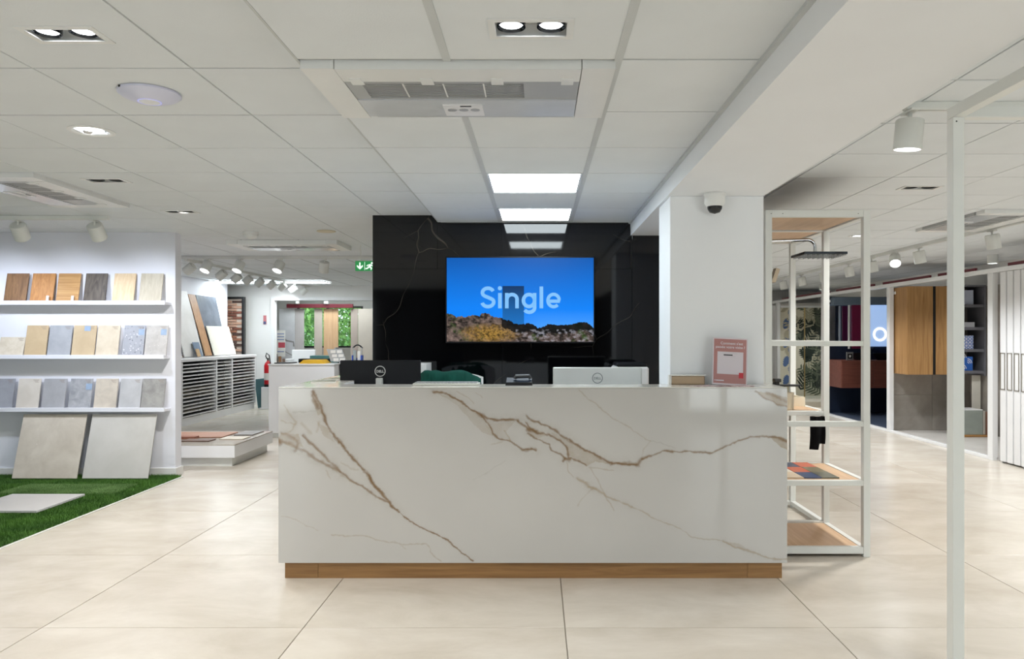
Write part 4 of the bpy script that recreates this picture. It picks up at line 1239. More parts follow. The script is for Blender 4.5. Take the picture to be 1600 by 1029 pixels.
sample(43, 79, 425, 0, wood('orange_oak_sample', C(160, 104, 52), C(204, 148, 86), 'Z', knots=.8), 'orange oak wood sample with a knot on the top ledge', mark=False, name='wood_sample')
sample(84, 119, 425, 0, wood('honey_oak_sample', C(170, 122, 70), C(208, 166, 110), 'X'), 'honey oak wood sample beside the dark one on the top ledge', mark=False, name='wood_sample')
sample(127, 161, 425, 0, wood('smoked_oak_sample', C(66, 58, 52), C(106, 96, 86), 'Z'), 'dark smoked oak wood sample on the top ledge', mark=False, name='wood_sample')
sample(172, 206, 425, 0, wood('pale_oak_sample', C(206, 178, 140), C(228, 206, 172), 'Z'), 'pale oak wood sample on the top ledge', mark=False, name='wood_sample')
sample(214, 249, 425, 0, wood('grey_oak_sample', C(182, 172, 152), C(204, 196, 178), 'Z'), 'greyish beige wood sample at the right of the top ledge', mark=False, name='wood_sample')
price_tag(71, 0, 'white price tag in front of the orange oak sample')
price_tag(110, 0, 'white price tag in front of the honey oak sample')
sample(-8, 32, 525, 1, stone('cream_stone', C(204, 192, 172), C(222, 212, 196), 18), 'short cream stone sample at the left of the middle ledge')
sample(34, 68, 507, 1, stone('sand_stone', C(188, 164, 130), C(202, 180, 146), 5), 'plain sand-coloured tile sample on the middle ledge')
sample(70, 106, 507, 1, stone('blue_grey_stone', C(158, 160, 166), C(176, 178, 182), 8), 'plain blue-grey tile sample on the middle ledge')
sample(108, 144, 507, 1, stone('sand_stone_b', C(190, 168, 136), C(204, 184, 152), 5), 'sand-coloured tile sample with a blue sticker on the middle ledge', (125, 508, .06, .05))
sample(146, 181, 507, 1, stone('ivory_stone', C(204, 190, 168), C(220, 208, 188), 10), 'ivory speckled tile sample on the middle ledge')
sample(188, 221, 507, 1, stone('grey_terrazzo', C(158, 160, 168), C(172, 174, 182), 8, spots=(42, .34, C(206, 206, 210), C(122, 124, 134))), 'grey terrazzo tile sample with large chips on the middle ledge', (211, 513, .055, .06))
sample(222.5, 257, 507, 1, stone('warm_grey_stone', C(176, 172, 168), C(198, 194, 190), 12, spots=(50, .2, C(210, 208, 204), C(150, 148, 146))), 'warm grey tile sample at the right of the middle ledge', (246, 513, .055, .06))
sample(-20, 15, 591, 2, stone('steel_grey_stone', C(148, 150, 158), C(166, 168, 176), 6), 'steel grey tile sample cut by the left edge of the photo')
sample(21, 56, 591, 2, stone('chalk_stone', C(206, 198, 188), C(218, 211, 202), 6), 'chalk-white tile sample on the lowest ledge')
sample(61, 97, 591, 2, stone('pewter_stone', C(158, 158, 162), C(174, 174, 178), 6), 'plain pewter grey tile sample on the lowest ledge')
sample(103, 138, 591, 2, stone('cloudy_grey_stone', C(146, 148, 154), C(182, 182, 186), 14), 'cloudy grey tile sample with a blue sticker on the lowest ledge', (128, 599, .06, .06))
sample(143, 178, 591, 2, stone('biscuit_stone', C(190, 180, 168), C(210, 200, 186), 12), 'biscuit beige tile sample on the lowest ledge')
sample(182, 216, 591, 2, stone('silver_stone', C(178, 178, 180), C(194, 194, 196), 7), 'light silver-grey tile sample on the lowest ledge')
sample(217, 253, 591, 2, stone('charcoal_cloud_stone', C(134, 132, 130), C(166, 164, 160), 12), 'mid-grey clouded tile sample at the right of the lowest ledge')

def big_tile(px0, px1, y0, y1, mat, label):
    x0, x1 = (px0 - CX) * y0 / F, (px1 - CX) * y0 / F
    M = rot('X', -math.degrees(math.atan2(y1 - y0, .6)), (0, y0, .03))
    o = MB().bbox(x0, y0, .032, x1, y0 + .011, .032 + .615, .0015, M=M).build('floor_tile_sample', mat)
    tag(o, label, 'tile', 'large tiles leaning below the ledges')
big_tile(18, 119.5, 7.04, 7.21, stone('fossil_limestone', C(190, 180, 166), C(212, 203, 190), 5, .45, spots=(7, .05, C(222, 214, 202), C(214, 206, 196))), 'large beige limestone tile leaning against the display wall')
big_tile(128, 231, 7.04, 7.21, stone('pale_concrete', C(190, 187, 181), C(203, 200, 195), 3, .5), 'large plain light grey tile leaning against the display wall')

# artificial grass
GRB = plain('grass_backing', C(40, 72, 22), .9, var=.2)
def blades(x0, x1, y0, y1, z, n, h, seed, cut=None):
    r = np.random.RandomState(seed)
    x, y = r.uniform(x0, x1, n), r.uniform(y0, y1, n)
    if cut is not None:
        for c in cut:
            keep = ~((x > c[0]) & (x < c[1]) & (y > c[2]) & (y < c[3])); x, y = x[keep], y[keep]
    n = len(x)
    a = r.uniform(0, 2 * math.pi, n); hh_ = h * r.uniform(.6, 1.1, n); ln = r.uniform(0, .7, n) * hh_
    w_ = .0028
    b = np.stack([x, y, np.full(n, z)], 1)
    s_ = np.stack([np.cos(a) * w_, np.sin(a) * w_, np.zeros(n)], 1)
    tp = b + np.stack([np.cos(a + 1.3) * ln, np.sin(a + 1.3) * ln, hh_], 1)
    return np.stack([b - s_, b + s_, tp], 1).reshape(-1, 3)
def tri_mesh(name, co, mat, parent):
    co = co - np.array(ORG[parent.name])
    me = bpy.data.meshes.new(name)
    n = len(co)
    me.vertices.add(n); me.vertices.foreach_set('co', co.astype(np.float32).ravel())
    me.loops.add(n); me.loops.foreach_set('vertex_index', np.arange(n, dtype=np.int32))
    me.polygons.add(n // 3); me.polygons.foreach_set('loop_start', np.arange(0, n, 3, dtype=np.int32))
    me.update(calc_edges=True)
    me.materials.append(mat)
    o = bpy.data.objects.new(name, me); COL.objects.link(o); o.parent = parent
    ORG[o.name] = ORG[parent.name]
    o['kind'] = 'stuff'
    return o
GRASS = stone('grass_green', C(44, 84, 20), C(86, 134, 46), 3.5, .7, rnd=False, detail=10)
GRASS2 = stone('grass_pale_green', C(86, 124, 60), C(128, 162, 98), 5, .7, rnd=False)
gm = thing('grass_mat', 'artificial green grass mat in front of the tile display wall', 'mat', (-4.6, 5.6, 0))
MB().box(-6.6, 3.2, 0.0005, -3.49, 7.284, .008).build('backing', GRB, gm)
tri_mesh('grass_blades', blades(-5.6, -3.485, 4.3, 7.28, .008, 150000, .030, 3, ((-4.45, -3.845, 5.7, 6.295), (-4.67, -3.66, 6.40, 6.80))), GRASS, gm)
struct(MB().bbox(-3.489, 3.2, 0, -3.474, 7.28, .010, .002), 'trim_5', FRAME)
lm = thing('grass_sample', 'paler rectangle of short grass lying on the grass mat', 'mat', (-4.16, 6.6, .008))
MB().box(-4.67, 6.40, .0085, -3.66, 6.80, .018).build('backing', GRASS2, lm)
tri_mesh('grass_blades', blades(-4.67, -3.66, 6.40, 6.80, .018, 26000, .018, 5), GRASS2, lm)
wt = MB().bbox(-4.455, 5.69, .026, -3.84, 6.30, .044, .0015).build('floor_tile_sample', stone('white_porcelain', C(200, 198, 198), C(212, 210, 210), 2, .45))
tag(wt, 'flat white square tile lying on the grass mat', 'tile')

# ------------------------------------------------------------------ left background
struct(MB().box(-6.12, 7.42, 0, -6.0, 14.36, ZL), 'wall_boards', COOLW)
# drawer cabinet full of tile trays
XF, Y0c, Y1c, HC = -5.40, 10.6, 14.2, 1.02
dc = thing('tray_cabinet', 'long white cabinet of shallow sample trays along the left wall', 'cabinet', (-5.7, (Y0c + Y1c) / 2, 0))
MB().bbox(-5.995, Y0c - .03, .985, XF + .012, Y1c + .03, HC + .012, .003).build('top_board', LACQ, dc)
MB().box(-5.995, Y0c, .0, XF - .02, Y1c, .12).build('plinth', LACQ, dc)
MB().box(-5.995, Y0c, .12, -5.975, Y1c, .985).build('back_panel', DARKIN, dc)
cols_y = [Y0c, 11.28, 12.50, 13.14, Y1c + .0]
for y in (Y0c, 11.28, 12.50, 13.14, Y1c):
    MB().bbox(-5.974, y - .022, .12, XF, y + .022, .985, .002).build('upright', LACQ, dc)
NR = 15
tray_cache = {}
TRAYT = [stone('tray_tile_%d' % i, a, b, 5, .4) for i, (a, b) in enumerate(((C(190, 180, 164), C(206, 198, 184)), (C(120, 120, 122), C(140, 140, 142)), (C(214, 212, 208), C(226, 224, 220)), (C(60, 60, 62), C(84, 84, 86))))]
for c in range(4):
    a, b = cols_y[c] + .024, cols_y[c + 1] - .024
    for r in range(NR):
        z = .135 + r * .0565
        y_m = (a + b) / 2
        key = (c, random.randrange(4))
        if key not in tray_cache:
            o1 = MB().box(-.54, a - y_m, 0, 0, b - y_m, .012).box(-.010, a - y_m, .012, 0, b - y_m, .017).build('tray', LACQ, origin=(0, 0, 0))
            o2 = MB().box(-.5, a - y_m + .02, .0125, -.03, b - y_m - .02, .022).build('tile', TRAYT[key[1]], origin=(0, 0, 0))
            o3 = MB().bbox(.0005, -.03, -.002, .012, .03, .019, .002).build('knob', LACQ, origin=(0, 0, 0))
            tray_cache[key] = [o.data for o in (o1, o2, o3)]
            for o in (o1, o2, o3): bpy.data.objects.remove(o)
        tr_ = shared(tray_cache[key][0], 'tray', (XF - .004 - random.choice((0, 0, .012)), y_m, z), dc)
        for me, nm in ((tray_cache[key][1], 'tile'), (tray_cache[key][2], 'knob')):
            s_ = bpy.data.objects.new(nm, me); COL.objects.link(s_); s_.parent = tr_
# boards leaning on the wall above the cabinet
def leaning(y0, y1, zt, mat, label, xb=-5.62, th=.012, name='sample_board', zb=1.046, xt=-5.965):
    L_ = zt - zb
    lean = xt - xb
    ang = math.degrees(math.atan2(lean, L_))
    o = MB().bbox(xb - th, y0, zb, xb, y1, zb + math.hypot(L_, lean) - .02, .0015, M=rot('Y', ang, (xb, 0, zb))).build(name, mat)
    tag(o, label, 'sample', 'boards leaning above the tray cabinet')
yv = lambda px, X: -X * F / (CX - px)
leaning(11.95, 12.62, 2.16, stone('pale_plank_tile', C(206, 204, 198), C(218, 216, 212), 4, .4), 'tall pale grey board leaning above the tray cabinet', -5.68)
leaning(12.66, 12.92, 2.12, wood('oak_board', C(150, 108, 70), C(184, 142, 100), 'Z'), 'narrow oak plank leaning above the tray cabinet', -5.66)
leaning(12.95, 13.75, 2.12, stone('slate_board', C(84, 90, 100), C(112, 118, 128), 5, .4), 'dark slate board leaning behind the speckled board', -5.74)
leaning(13.0, 13.95, 1.58, stone('cream_terrazzo_board', C(214, 208, 194), C(222, 217, 206), 8, .4, spots=(60, .2, C(188, 178, 160), C(234, 230, 220))), 'cream speckled board leaning in front of the slate board', -5.66, xt=-5.81)
leaning(12.25, 12.48, 1.30, stone('blue_slate', C(104, 122, 144), C(118, 136, 156), 6, .4), 'small blue-grey sample leaning on the tall pale board', -5.62, xt=-5.70)
leaning(12.20, 12.32, 1.19, wood('round_oak_sample', C(178, 144, 104), C(200, 168, 128), 'Z'), 'small oak sample in front of the blue-grey one', -5.58, xt=-5.625)
leaning(11.28, 11.60, 1.70, wood('terracotta_wood', C(184, 130, 88), C(206, 154, 110), 'Z'), 'orange wood board leaning next to the display wall', -5.68)
leaning(11.50, 11.72, 1.22, stone('white_orange_tile', C(220, 214, 206), C(230, 226, 220), 6, .4), 'small white sample below the orange wood board', -5.60, xt=-5.70)
# podium with flat samples
pd = thing('display_podium', 'low white podium with flat samples beside the display wall', 'podium', (-4.1, 8.4, 0))
MB().bbox(-5.2, 7.84, .095, -3.20, 8.97, .225, .003).build('body', LACQ, pd)
MB().box(-5.15, 7.90, 0, -3.25, 8.92, .0945).build('recessed_base', FRAME, pd)
MB().bbox(-5.2, 7.84, .2255, -3.20, 8.97, .236, .001).build('top_slab', stone('podium_top', C(176, 168, 156), C(192, 184, 172), 3, .12), pd)
zp = .2365
for x0, y0, x1, y1, th, mat, nm, lb in (
    (-4.35, 8.35, -3.55, 8.80, .012, wood('reddish_panel', C(150, 106, 84), C(176, 132, 108), 'X'), 'sample_board', 'reddish wood panel lying flat on the podium'),
    (-3.50, 8.55, -3.28, 8.90, .012, stone('grey_flat', C(118, 112, 108), C(136, 130, 126), 5), 'tile_sample', 'grey sample lying at the far corner of the podium'),
    (-3.86, 8.04, -3.56, 8.22, .012, stone('brown_flat', C(96, 72, 60), C(120, 92, 78), 6), 'tile_sample', 'dark brown sample lying at the front of the podium'),
    (-3.52, 8.20, -3.26, 8.42, .010, stone('cream_flat', C(202, 190, 172), C(216, 206, 190), 6), 'tile_sample', 'cream sample lying at the right side of the podium'),
    (-4.0, 8.235, -3.8, 8.335, .030, plain('terracotta_block', C(150, 98, 78), .6), 'sample_block', 'small terracotta block beside the reddish panel on the podium')):
    tag(MB().bbox(x0, y0, zp, x1, y1, zp + th, .002).build(nm, mat), lb, 'sample', 'samples on the podium')
rb = thing('sample_tub', 'round white tub on the podium beside the display wall', 'tub', (-4.02, 7.98, zp))
MB().lathe((-4.02, 7.98, zp), [(.0001, 0), (.11, 0), (.115, .004), (.12, .10), (.112, .10), (.108, .012), (.0001, .010)], 32).build('bowl', LACQ, rb, smooth=40)
MB().lathe((-4.02, 7.98, zp), [(.1215, .100), (.1215, .112), (.0001, .114)], 32).build('lid', LACQ, rb, smooth=40)

# brick panel in a black frame
bp = thing('brick_panel', 'red brick sample wall in a black frame beyond the tray cabinet', 'brick panel', (-6.15, 14.72, 0))
MB().box(-6.7, 14.74, 0, -5.86, 14.80, 2.12).build('mortar_bed', plain('pale_mortar', C(206, 190, 176), .9), bp)
MB().box(-5.86, 14.70, 0, -5.82, 14.80, 2.16).box(-6.5, 14.70, 2.12, -5.86, 14.80, 2.16).build('frame', BLACKM, bp)
BR = [stone('brick_%d' % i, a, b, 12, .85) for i, (a, b) in enumerate(((C(150, 96, 72), C(176, 122, 96)), (C(120, 72, 58), C(146, 92, 74)), (C(196, 152, 128), C(208, 168, 146)), (C(72, 54, 50), C(96, 72, 64))))]
bm = []
for i in range(4):
    o = MB().bbox(-.095, 0, -.022, .095, .022, .022, .004).build('brick', BR[i], origin=(0, 0, 0)); bm.append(o.data); bpy.data.objects.remove(o)
for r in range(39):
    for c in range(3):
        x = -6.37 + c * .205 + (.1 if r % 2 else 0)
        if x + .095 > -5.862: continue
        shared(random.choice(bm), 'brick', (x, 14.718, .03 + r * .0535), bp)
# small notice and fire extinguisher on the white wall
nt_ = thing('wall_notice', 'small red and blue notice on the white wall by the opening', 'notice', (-5.50, 14.98, 1.60))
MB().bbox(-5.535, 14.98, 1.62, -5.475, 14.99, 1.80, .001).build('plate', plain('notice_red', C(196, 120, 124), .5), nt_)
MB().box(-5.53, 14.978, 1.625, -5.48, 14.98, 1.68).build('blue_field', plain('notice_blue', C(80, 90, 130), .5), nt_)
xe, ye = -5.12, 14.1
fe = thing('fire_extinguisher', 'red fire extinguisher standing beside the tray cabinet', 'fire extinguisher', (xe, ye, .40))
MB().lathe((xe, ye, .42), [(.0001, 0), (.066, 0), (.07, .02), (.07, .40), (.055, .45), (.025, .48), (.02, .50)], 28).build('cylinder', RED, fe, smooth=40)
MB().lathe((xe, ye, .42), [(.0705, .0), (.072, .0), (.072, .05), (.0705, .05)], 28).build('foot_ring', BLACKM, fe)
MB().box(xe - .012, ye - .02, .92, xe + .012, ye + .02, .96).box(xe - .01, ye - .09, .955, xe + .01, ye + .02, .968).build('valve', BLACKM, fe)
MB().path([(xe, ye - .02, .94), (xe - .03, ye - .04, 1.0), (xe - .01, ye - .05, 1.06), (xe + .04, ye - .05, 1.02), (xe + .07, ye - .06, .85), (xe + .075, ye - .06, .68)], .010).build('hose', BLACKM, fe)
MB().lathe((xe, ye, .42), [(.0712, .13), (.0718, .13), (.0718, .26), (.0712, .26)], 28).build('label_band', PAPER, fe)
es_ = thing('extinguisher_stand', 'white floor stand under the red fire extinguisher', 'stand', (xe, ye, 0))
MB().bbox(xe - .13, ye - .10, 0, xe + .13, ye + .12, .03, .003).build('base', LACQ, es_)
MB().bbox(xe - .10, ye - .085, .03, xe + .10, ye + .085, .418, .004).build('column', LACQ, es_)
tl = MB().bbox(-5.37, 14.26, .002, -5.17, 14.27, .58, .002, M=rot('Y', -7, (-5.17, 14.26, 0))).build('teal_board', plain('teal_laminate', C(70, 110, 116), .5))
tag(tl, 'teal board standing at the far end of the tray cabinet', 'board')

# white counter in front of the far room
ct = thing('display_counter', 'white counter cabinet behind the left end of the reception desk', 'counter', (-3.0, 10.5, 0))
MB().bbox(-3.66, 10.10, .06, -2.765, 11.0, .985, .004).build('body', LACQ, ct)
MB().box(-3.64, 10.13, 0, -2.78, 10.98, .06).build('recessed_base', FRAME, ct)
MB().bbox(-3.67, 10.09, .9855, -2.76, 11.01, 1.003, .003).build('top', LACQ, ct)
dr = thing('drawer_unit', 'white drawer unit joined to the display counter', 'cabinet', (-2.4, 10.6, 0))
MB().bbox(-2.755, 10.35, 0, -1.2, 11.0, 1.0, .003).build('body', LACQ, dr)
for i in range(5):
    d_ = MB().bbox(-2.745, 10.335, .06 + i * .186, -2.2, 10.3495, .06 + i * .186 + .165, .002).build('drawer', LACQ, dr)
    MB().box(-2.74, 10.330, .06 + i * .186 + .1655, -2.21, 10.3345, .06 + i * .186 + .172).build('grip', BLACKM, d_)
MB().bbox(-2.757, 10.32, 1.0005, -1.2, 11.01, 1.02, .002).build('top', LACQ, dr)
zc = 1.004
YEL = plain('yellow_card', C(226, 178, 44), .6)
yb = MB().add([(-3.28, 10.2, zc), (-2.92, 10.2, zc), (-2.92, 10.5, zc), (-3.28, 10.5, zc), (-3.22, 10.2, zc + .05), (-2.98, 10.2, zc + .05), (-2.98, 10.5, zc + .05), (-3.22, 10.5, zc + .05)],
         [(3, 2, 1, 0), (4, 5, 6, 7), (0, 1, 5, 4), (1, 2, 6, 5), (2, 3, 7, 6), (3, 0, 4, 7)]).build('yellow_folder', YEL)
tag(yb, 'yellow folder lying on the white display counter', 'folder')
tag(MB().bbox(-3.40, 10.55, zc, -2.99, 10.72, zc + .055, .004).build('black_box', BLACKP), 'flat black box behind the yellow folder on the counter', 'box')
tag(MB().bbox(-3.30, 10.75, zc, -2.88, 10.98, zc + .095, .004).build('teal_case', plain('teal_case', C(86, 140, 138), .5)), 'teal case behind the yellow folder on the counter', 'case')
tag(MB().bbox(-3.62, 10.2, zc, -3.40, 10.5, zc + .012, .002).build('black_tablet', BLACKP), 'thin black tablet at the left end of the display counter', 'tablet')
wh = thing('tub_chair', 'white chair standing in the far room behind the counter', 'chair', (-4.55, 14.2, 0))
MB().bbox(-4.78, 14.0, .42, -4.32, 14.45, .47, .01).build('seat', LACQ, wh)
MB().bbox(-4.78, 14.44, .47, -4.32, 14.48, 1.12, .012).build('backrest', LACQ, wh)
for a in (-4.76, -4.37):
    MB().bbox(a, 14.0, .47, a + .03, 14.43, .95, .008, M=rot('X', 0, (0, 0, 0))).build('armrest', LACQ, wh)
    for b in (14.02, 14.42):
        MB().box(a, b, 0, a + .03, b + .03, .419).build('leg', CHROME, wh)
# blue caddy with samples, and a tilted sample display on the drawer unit
zd = 1.0205
k = 10.55 / F
cx0, cx1 = (551 - CX) * k, (566 - CX) * k
BLUE = plain('blue_plastic', C(34, 84, 200), .35)
cd = thing('sample_caddy', 'blue caddy with a black handle on the drawer unit', 'caddy', ((cx0 + cx1) / 2, 10.55, zd))
MB().box(cx0, 10.5, zd, cx1, 10.62, zd + .012).box(cx0, 10.5, zd + .012, cx0 + .012, 10.62, zd + .09).box(cx1 - .012, 10.5, zd + .012, cx1, 10.62, zd + .09).box(cx0 + .012, 10.61, zd + .012, cx1 - .012, 10.62, zd + .05).build('tub', BLUE, cd)
xm = (cx0 + cx1) / 2
MB().path([(xm - .07 + .14 * i / 10, 10.56, zd + .19 + .045 * math.sin(math.pi * i / 10)) for i in range(11)], .010).build('handle', BLACKM, cd)
MB().box(xm - .065, 10.55, zd + .05, xm - .055, 10.57, zd + .20).box(xm + .055, 10.55, zd + .05, xm + .065, 10.57, zd + .20).build('handle_post', GREYP, cd)
tag(MB().bbox(xm - .05, 10.52, zd + .0125, xm - .012, 10.545, zd + .16, .002).build('grey_sample', stone('grey_chip', C(140, 150, 150), C(160, 168, 168), 8)), 'grey sample card standing in the blue caddy', 'sample')
tag(MB().bbox(xm + .008, 10.52, zd + .0125, xm + .05, 10.545, zd + .15, .002).build('cream_sample', PAPER), 'cream sample card standing in the blue caddy', 'sample')
td = thing('swatch_display', 'tilted swatch display with pale squares beside the blue caddy', 'display', (xm - .24, 10.5, zd))
M = rot('Y', -32, (xm - .16, 0, zd))
MB().bbox(xm - .18, 10.45, zd + .01, xm - .165, 10.62, zd + .24, .002, M=M).bbox(xm - .30, 10.40, zd + .0, xm - .12, 10.62, zd + .008, .002).build('board', GREYP, td)
M2 = rot('Y', -32, (xm - .16, 0, zd))
for a in range(3):
    for b in range(2):
        MB().box(xm - .30 + b * .09, 10.398 - .0, zd + .012 + a * .055, xm - .23 + b * .09, 10.405, zd + .052 + a * .055, M=Matrix.Translation((-.02 * a, 0, 0))).build('swatch', PAPER, td)
MB().add([(xm - .34, 10.406, zd + .008), (xm - .12, 10.406, zd + .008), (xm - .18, 10.406, zd + .18), (xm - .40, 10.406, zd + .18), (xm - .34, 10.416, zd + .008), (xm - .12, 10.416, zd + .008), (xm - .18, 10.416, zd + .18), (xm - .40, 10.416, zd + .18)],
         [(0, 1, 2, 3), (7, 6, 5, 4), (0, 4, 5, 1), (1, 5, 6, 2), (2, 6, 7, 3), (3, 7, 4, 0)]).build('card', GREYP, td)

# upright panels in front of the far window
YP = 15.8
kp = YP / F
def upright(px0, px1, ptop, mat, label, y=YP, name='wall_panel', zb=0.0):
    k = y / F
    o = MB().bbox((px0 - CX) * k, y, zb, (px1 - CX) * k, y + .02, EYE - (ptop - CY) * k, .002).build(name, mat)
    return tag(o, label, 'panel', 'tall panels in front of the far window')
MARB = stone('far_white_marble', C(190, 190, 194), C(226, 226, 228), 1.3, .2)
marble_p = upright(436, 460, 482, MARB, 'white marble panel with a grey vein left of the far window')
m = MB().ribbon([((p - CX) * kp, EYE - (q - CY) * kp) for p, q in ((436.5, 520), (441, 527), (448, 532), (458.5, 534), (459, 541))], .035, (0, YP - .0012, 0), (1, 0, 0), (0, 0, 1), -.0012)
m.ribbon([((p - CX) * kp, EYE - (q - CY) * kp) for p, q in ((440, 545), (449, 551), (459, 556))], .015, (0, YP - .0012, 0), (1, 0, 0), (0, 0, 1), -.0012)
m.build('vein', plain('vein_grey', C(138, 134, 132), .3, var=.2, scale=20), marble_p)
upright(460.5, 475, 482, plain('mist_grey_panel', C(186, 180, 178), .5), 'mist grey panel between marble panel and green window')
upright(491, 503.5, 482, plain('taupe_panel', C(184, 172, 160), .5), 'taupe panel between the two green window strips')
upright(505.5, 528.5, 482, wood('oak_door_panel', C(190, 150, 112), C(212, 178, 140), 'Z'), 'oak wood panel in front of the far window')
upright(548, 559, 482, plain('dark_taupe_panel', C(168, 154, 144), .5), 'darker taupe panel right of the far window')
upright(559.5, 600, 482, plain('greige_panel', C(192, 182, 170), .5), 'greige panel beside the black wall')
bx_ = thing('header_beam', 'dark red header beam above the far window panels', 'beam', (-4.6, 15.7, 2.0))
MB().bbox((450 - CX) * kp, 15.70, EYE - (481 - CY) * kp, (553 - CX) * kp, 15.76, EYE - (475 - CY) * kp, .002).build('fascia', MAROON, bx_)
MB().bbox((450 - CX) * kp, 15.765, 1.99, (549 - CX) * kp, 15.79, 2.01, .002).build('black_rail', BLACKM, bx_)
for px in (467, 512):
    MB().lathe(((px - CX) * kp, 15.68, 2.12), [(.0001, 0), (.045, 0), (.05, -.05), (.04, -.06)], 20).build('lamp_cup', FRAME, bx_)
pst = thing('poster', 'white poster with red and blue print left of the marble panel', 'poster', (-5.33, 15.5, 0))
MB().bbox(-5.46, 15.52, .95, -5.28, 15.53, 1.50, .001).build('sheet', PAPER, pst)
MB().box(-5.38, 15.531, 0, -5.36, 15.545, 1.5).box(-5.46, 15.45, 0, -5.28, 15.60, .012).build('stand', GREYP, pst)
MB().box(-5.42, 15.518, 1.14, -5.28, 15.52, 1.25).build('red_field', plain('poster_red', C(196, 84, 96), .5), pst)
for z in (1.30, 1.36, 1.42, 1.05):
    MB().box(-5.44, 15.518, z, -5.30, 15.52, z + .018).build('text_line', plain('poster_blue', C(110, 130, 180), .5), pst)
for i in range(3):
    x = -5.22 + i * .075 - .08
    o = MB().bbox(x, 15.2, 0, x + .055, 15.22, 1.02 - i * .05, .002, M=rot('Y', -5, (x, 0, 0))).build('wood_strip', wood('strip_wood_%d' % i, *((C(70, 50, 38), C(96, 70, 54)), (C(130, 90, 60), C(156, 112, 78)), (C(90, 70, 60), C(120, 96, 80)))[i], 'Z'))
    tag(o, ('dark wood strip at the left beside the far marble panel', 'orange-brown wood strip in the middle beside the far marble panel', 'grey-brown wood strip nearest the far marble panel')[i], 'wood strip', 'wood strips by the far opening')

# trees outside the far window
LEAF = stone('tree_leaf', C(60, 140, 66), C(176, 220, 120), 2.2, .6, rnd=False)
BARK = plain('tree_bark', C(84, 70, 56), .9, var=.2)
for tx0, ty0, sd_, lb in ((-6.9, 20.2, 11, 'leafy green tree outside the left strip of the far window'), (-6.05, 23.6, 12, 'leafy green tree outside the right strip of the far window')):
    tr = thing('garden_tree', lb, 'tree', (tx0, ty0, -.3), 'trees outside the far window')
    MB().tube((tx0, ty0, -.3), (tx0 + .1, ty0 + .1, 2.2), .12, .05, 12).build('trunk', BARK, tr)
    r = np.random.RandomState(sd_)
    n = 9000
    p = r.normal(0, 1, (n, 3)); p /= np.linalg.norm(p, axis=1)[:, None]
    p *= (r.uniform(.3, 1, n) ** .5)[:, None] * np.array([1.15, .9, 1.5])
    c = p + np.array([tx0, ty0, 1.9])
    d1 = r.normal(0, 1, (n, 3)); d1 /= np.linalg.norm(d1, axis=1)[:, None]
    d2 = r.normal(0, 1, (n, 3)); d2 /= np.linalg.norm(d2, axis=1)[:, None]
    co = np.stack([c - d1 * .05, c + d1 * .05, c + d2 * .11], 1).reshape(-1, 3)
    tri_mesh('foliage', co, LEAF, tr)
struct(MB().box(-14, YFAR + .15, -.4, 4, 30, -.3), 'ground', plain('garden_lawn', C(86, 120, 70), .9, var=.2))

# ------------------------------------------------------------------ near white frame at the right edge
nf = thing('display_rack', 'near white tubular frame with a tall post at the right edge', 'frame', (1.9, 2.1, 0))
fx, fy, ft, q_ = 1.441, 2.575, 2.18, .040
def fpost(x, y, parent, z1, q=q_, name='post'):
    return MB().bbox(x, y, 0, x + q, y + q, z1, .0015).build(name, FRAME, parent)
fpost(fx, fy, nf, ft - q_ - .0005)
fpost(2.60, fy, nf, ft - q_ - .0005)
fpost(fx, 1.15, nf, ft - q_ - .0005)
fpost(2.60, 1.15, nf, ft - q_ - .0005)
for a in (fx, 2.60):
    MB().bbox(a, 1.15, ft - q_, a + q_, fy + q_, ft, .0015).build('top_rail', FRAME, nf)
for b in (fy, 1.15):
    MB().bbox(fx + q_ + .0005, b, ft - q_, 2.5995, b + q_, ft, .0015).build('top_rail', FRAME, nf)
MB().lathe((fx + .012, fy - .0005, ft - .055), [(.003, 0), (.0001, 0)], 10, axis=(0, -1, 0)).build('screw', DARKIN, nf)

# ------------------------------------------------------------------ open rack beside the pillar
rx0, rx1, ry = 1.424, 2.08, (4.64, 5.29, 5.98)
RT, q_ = 2.168, .042
PLY = wood('pale_plywood', C(196, 160, 124), C(216, 184, 150), 'Y')
rk = thing('open_rack', 'white tubular open rack with plywood shelves beside the pillar', 'rack', ((rx0 + rx1) / 2, 5.3, 0))
for y in ry:
    for x in (rx0, rx1 - q_):
        MB().bbox(x, y, 0, x + q_, y + q_, RT, .0015).build('post', FRAME, rk)
LV = (.02, .445, .815, 1.318, RT - q_)
def rail_x(y, z, h=.032):
    MB().bbox(rx0 + q_ + .0003, y + .002, z, rx1 - q_ - .0003, y + q_ - .002, z + h, .0012).build('rail', FRAME, rk)
def rail_y(x, y0, y1, z, h=.032):
    MB().bbox(x + .002, y0 + q_ + .0003, z, x + q_ - .002, y1 - .0003, z + h, .0012).build('rail', FRAME, rk)
for z in LV:
    for y in ry[:2]: rail_x(y, z, .042 if z in (LV[0], LV[-1]) else .032)
for z in (LV[-1], .815, LV[0], 1.318): rail_x(ry[2], z)
for x in (rx0, rx1 - q_):
    for z in (LV[0], LV[-1]):
        rail_y(x, ry[0], ry[1], z); rail_y(x, ry[1], ry[2], z)
    rail_y(x, ry[0], ry[1], .445)
rail_y(rx1 - q_, ry[1], ry[2], .815)
for y0, y1, z in ((4.64, 5.29, RT - .032), (5.29, 5.98, RT - .032), (4.64, 5.29, .445 + .012), (5.29, 5.98, .815 + .012), (4.64, 5.29, .02 + .012)):
    MB().bbox(rx0 + q_ + .001, y0 + q_ + .001, z, rx1 - q_ - .001, y1 - .001, z + .018, .001).build('shelf', PLY, rk)
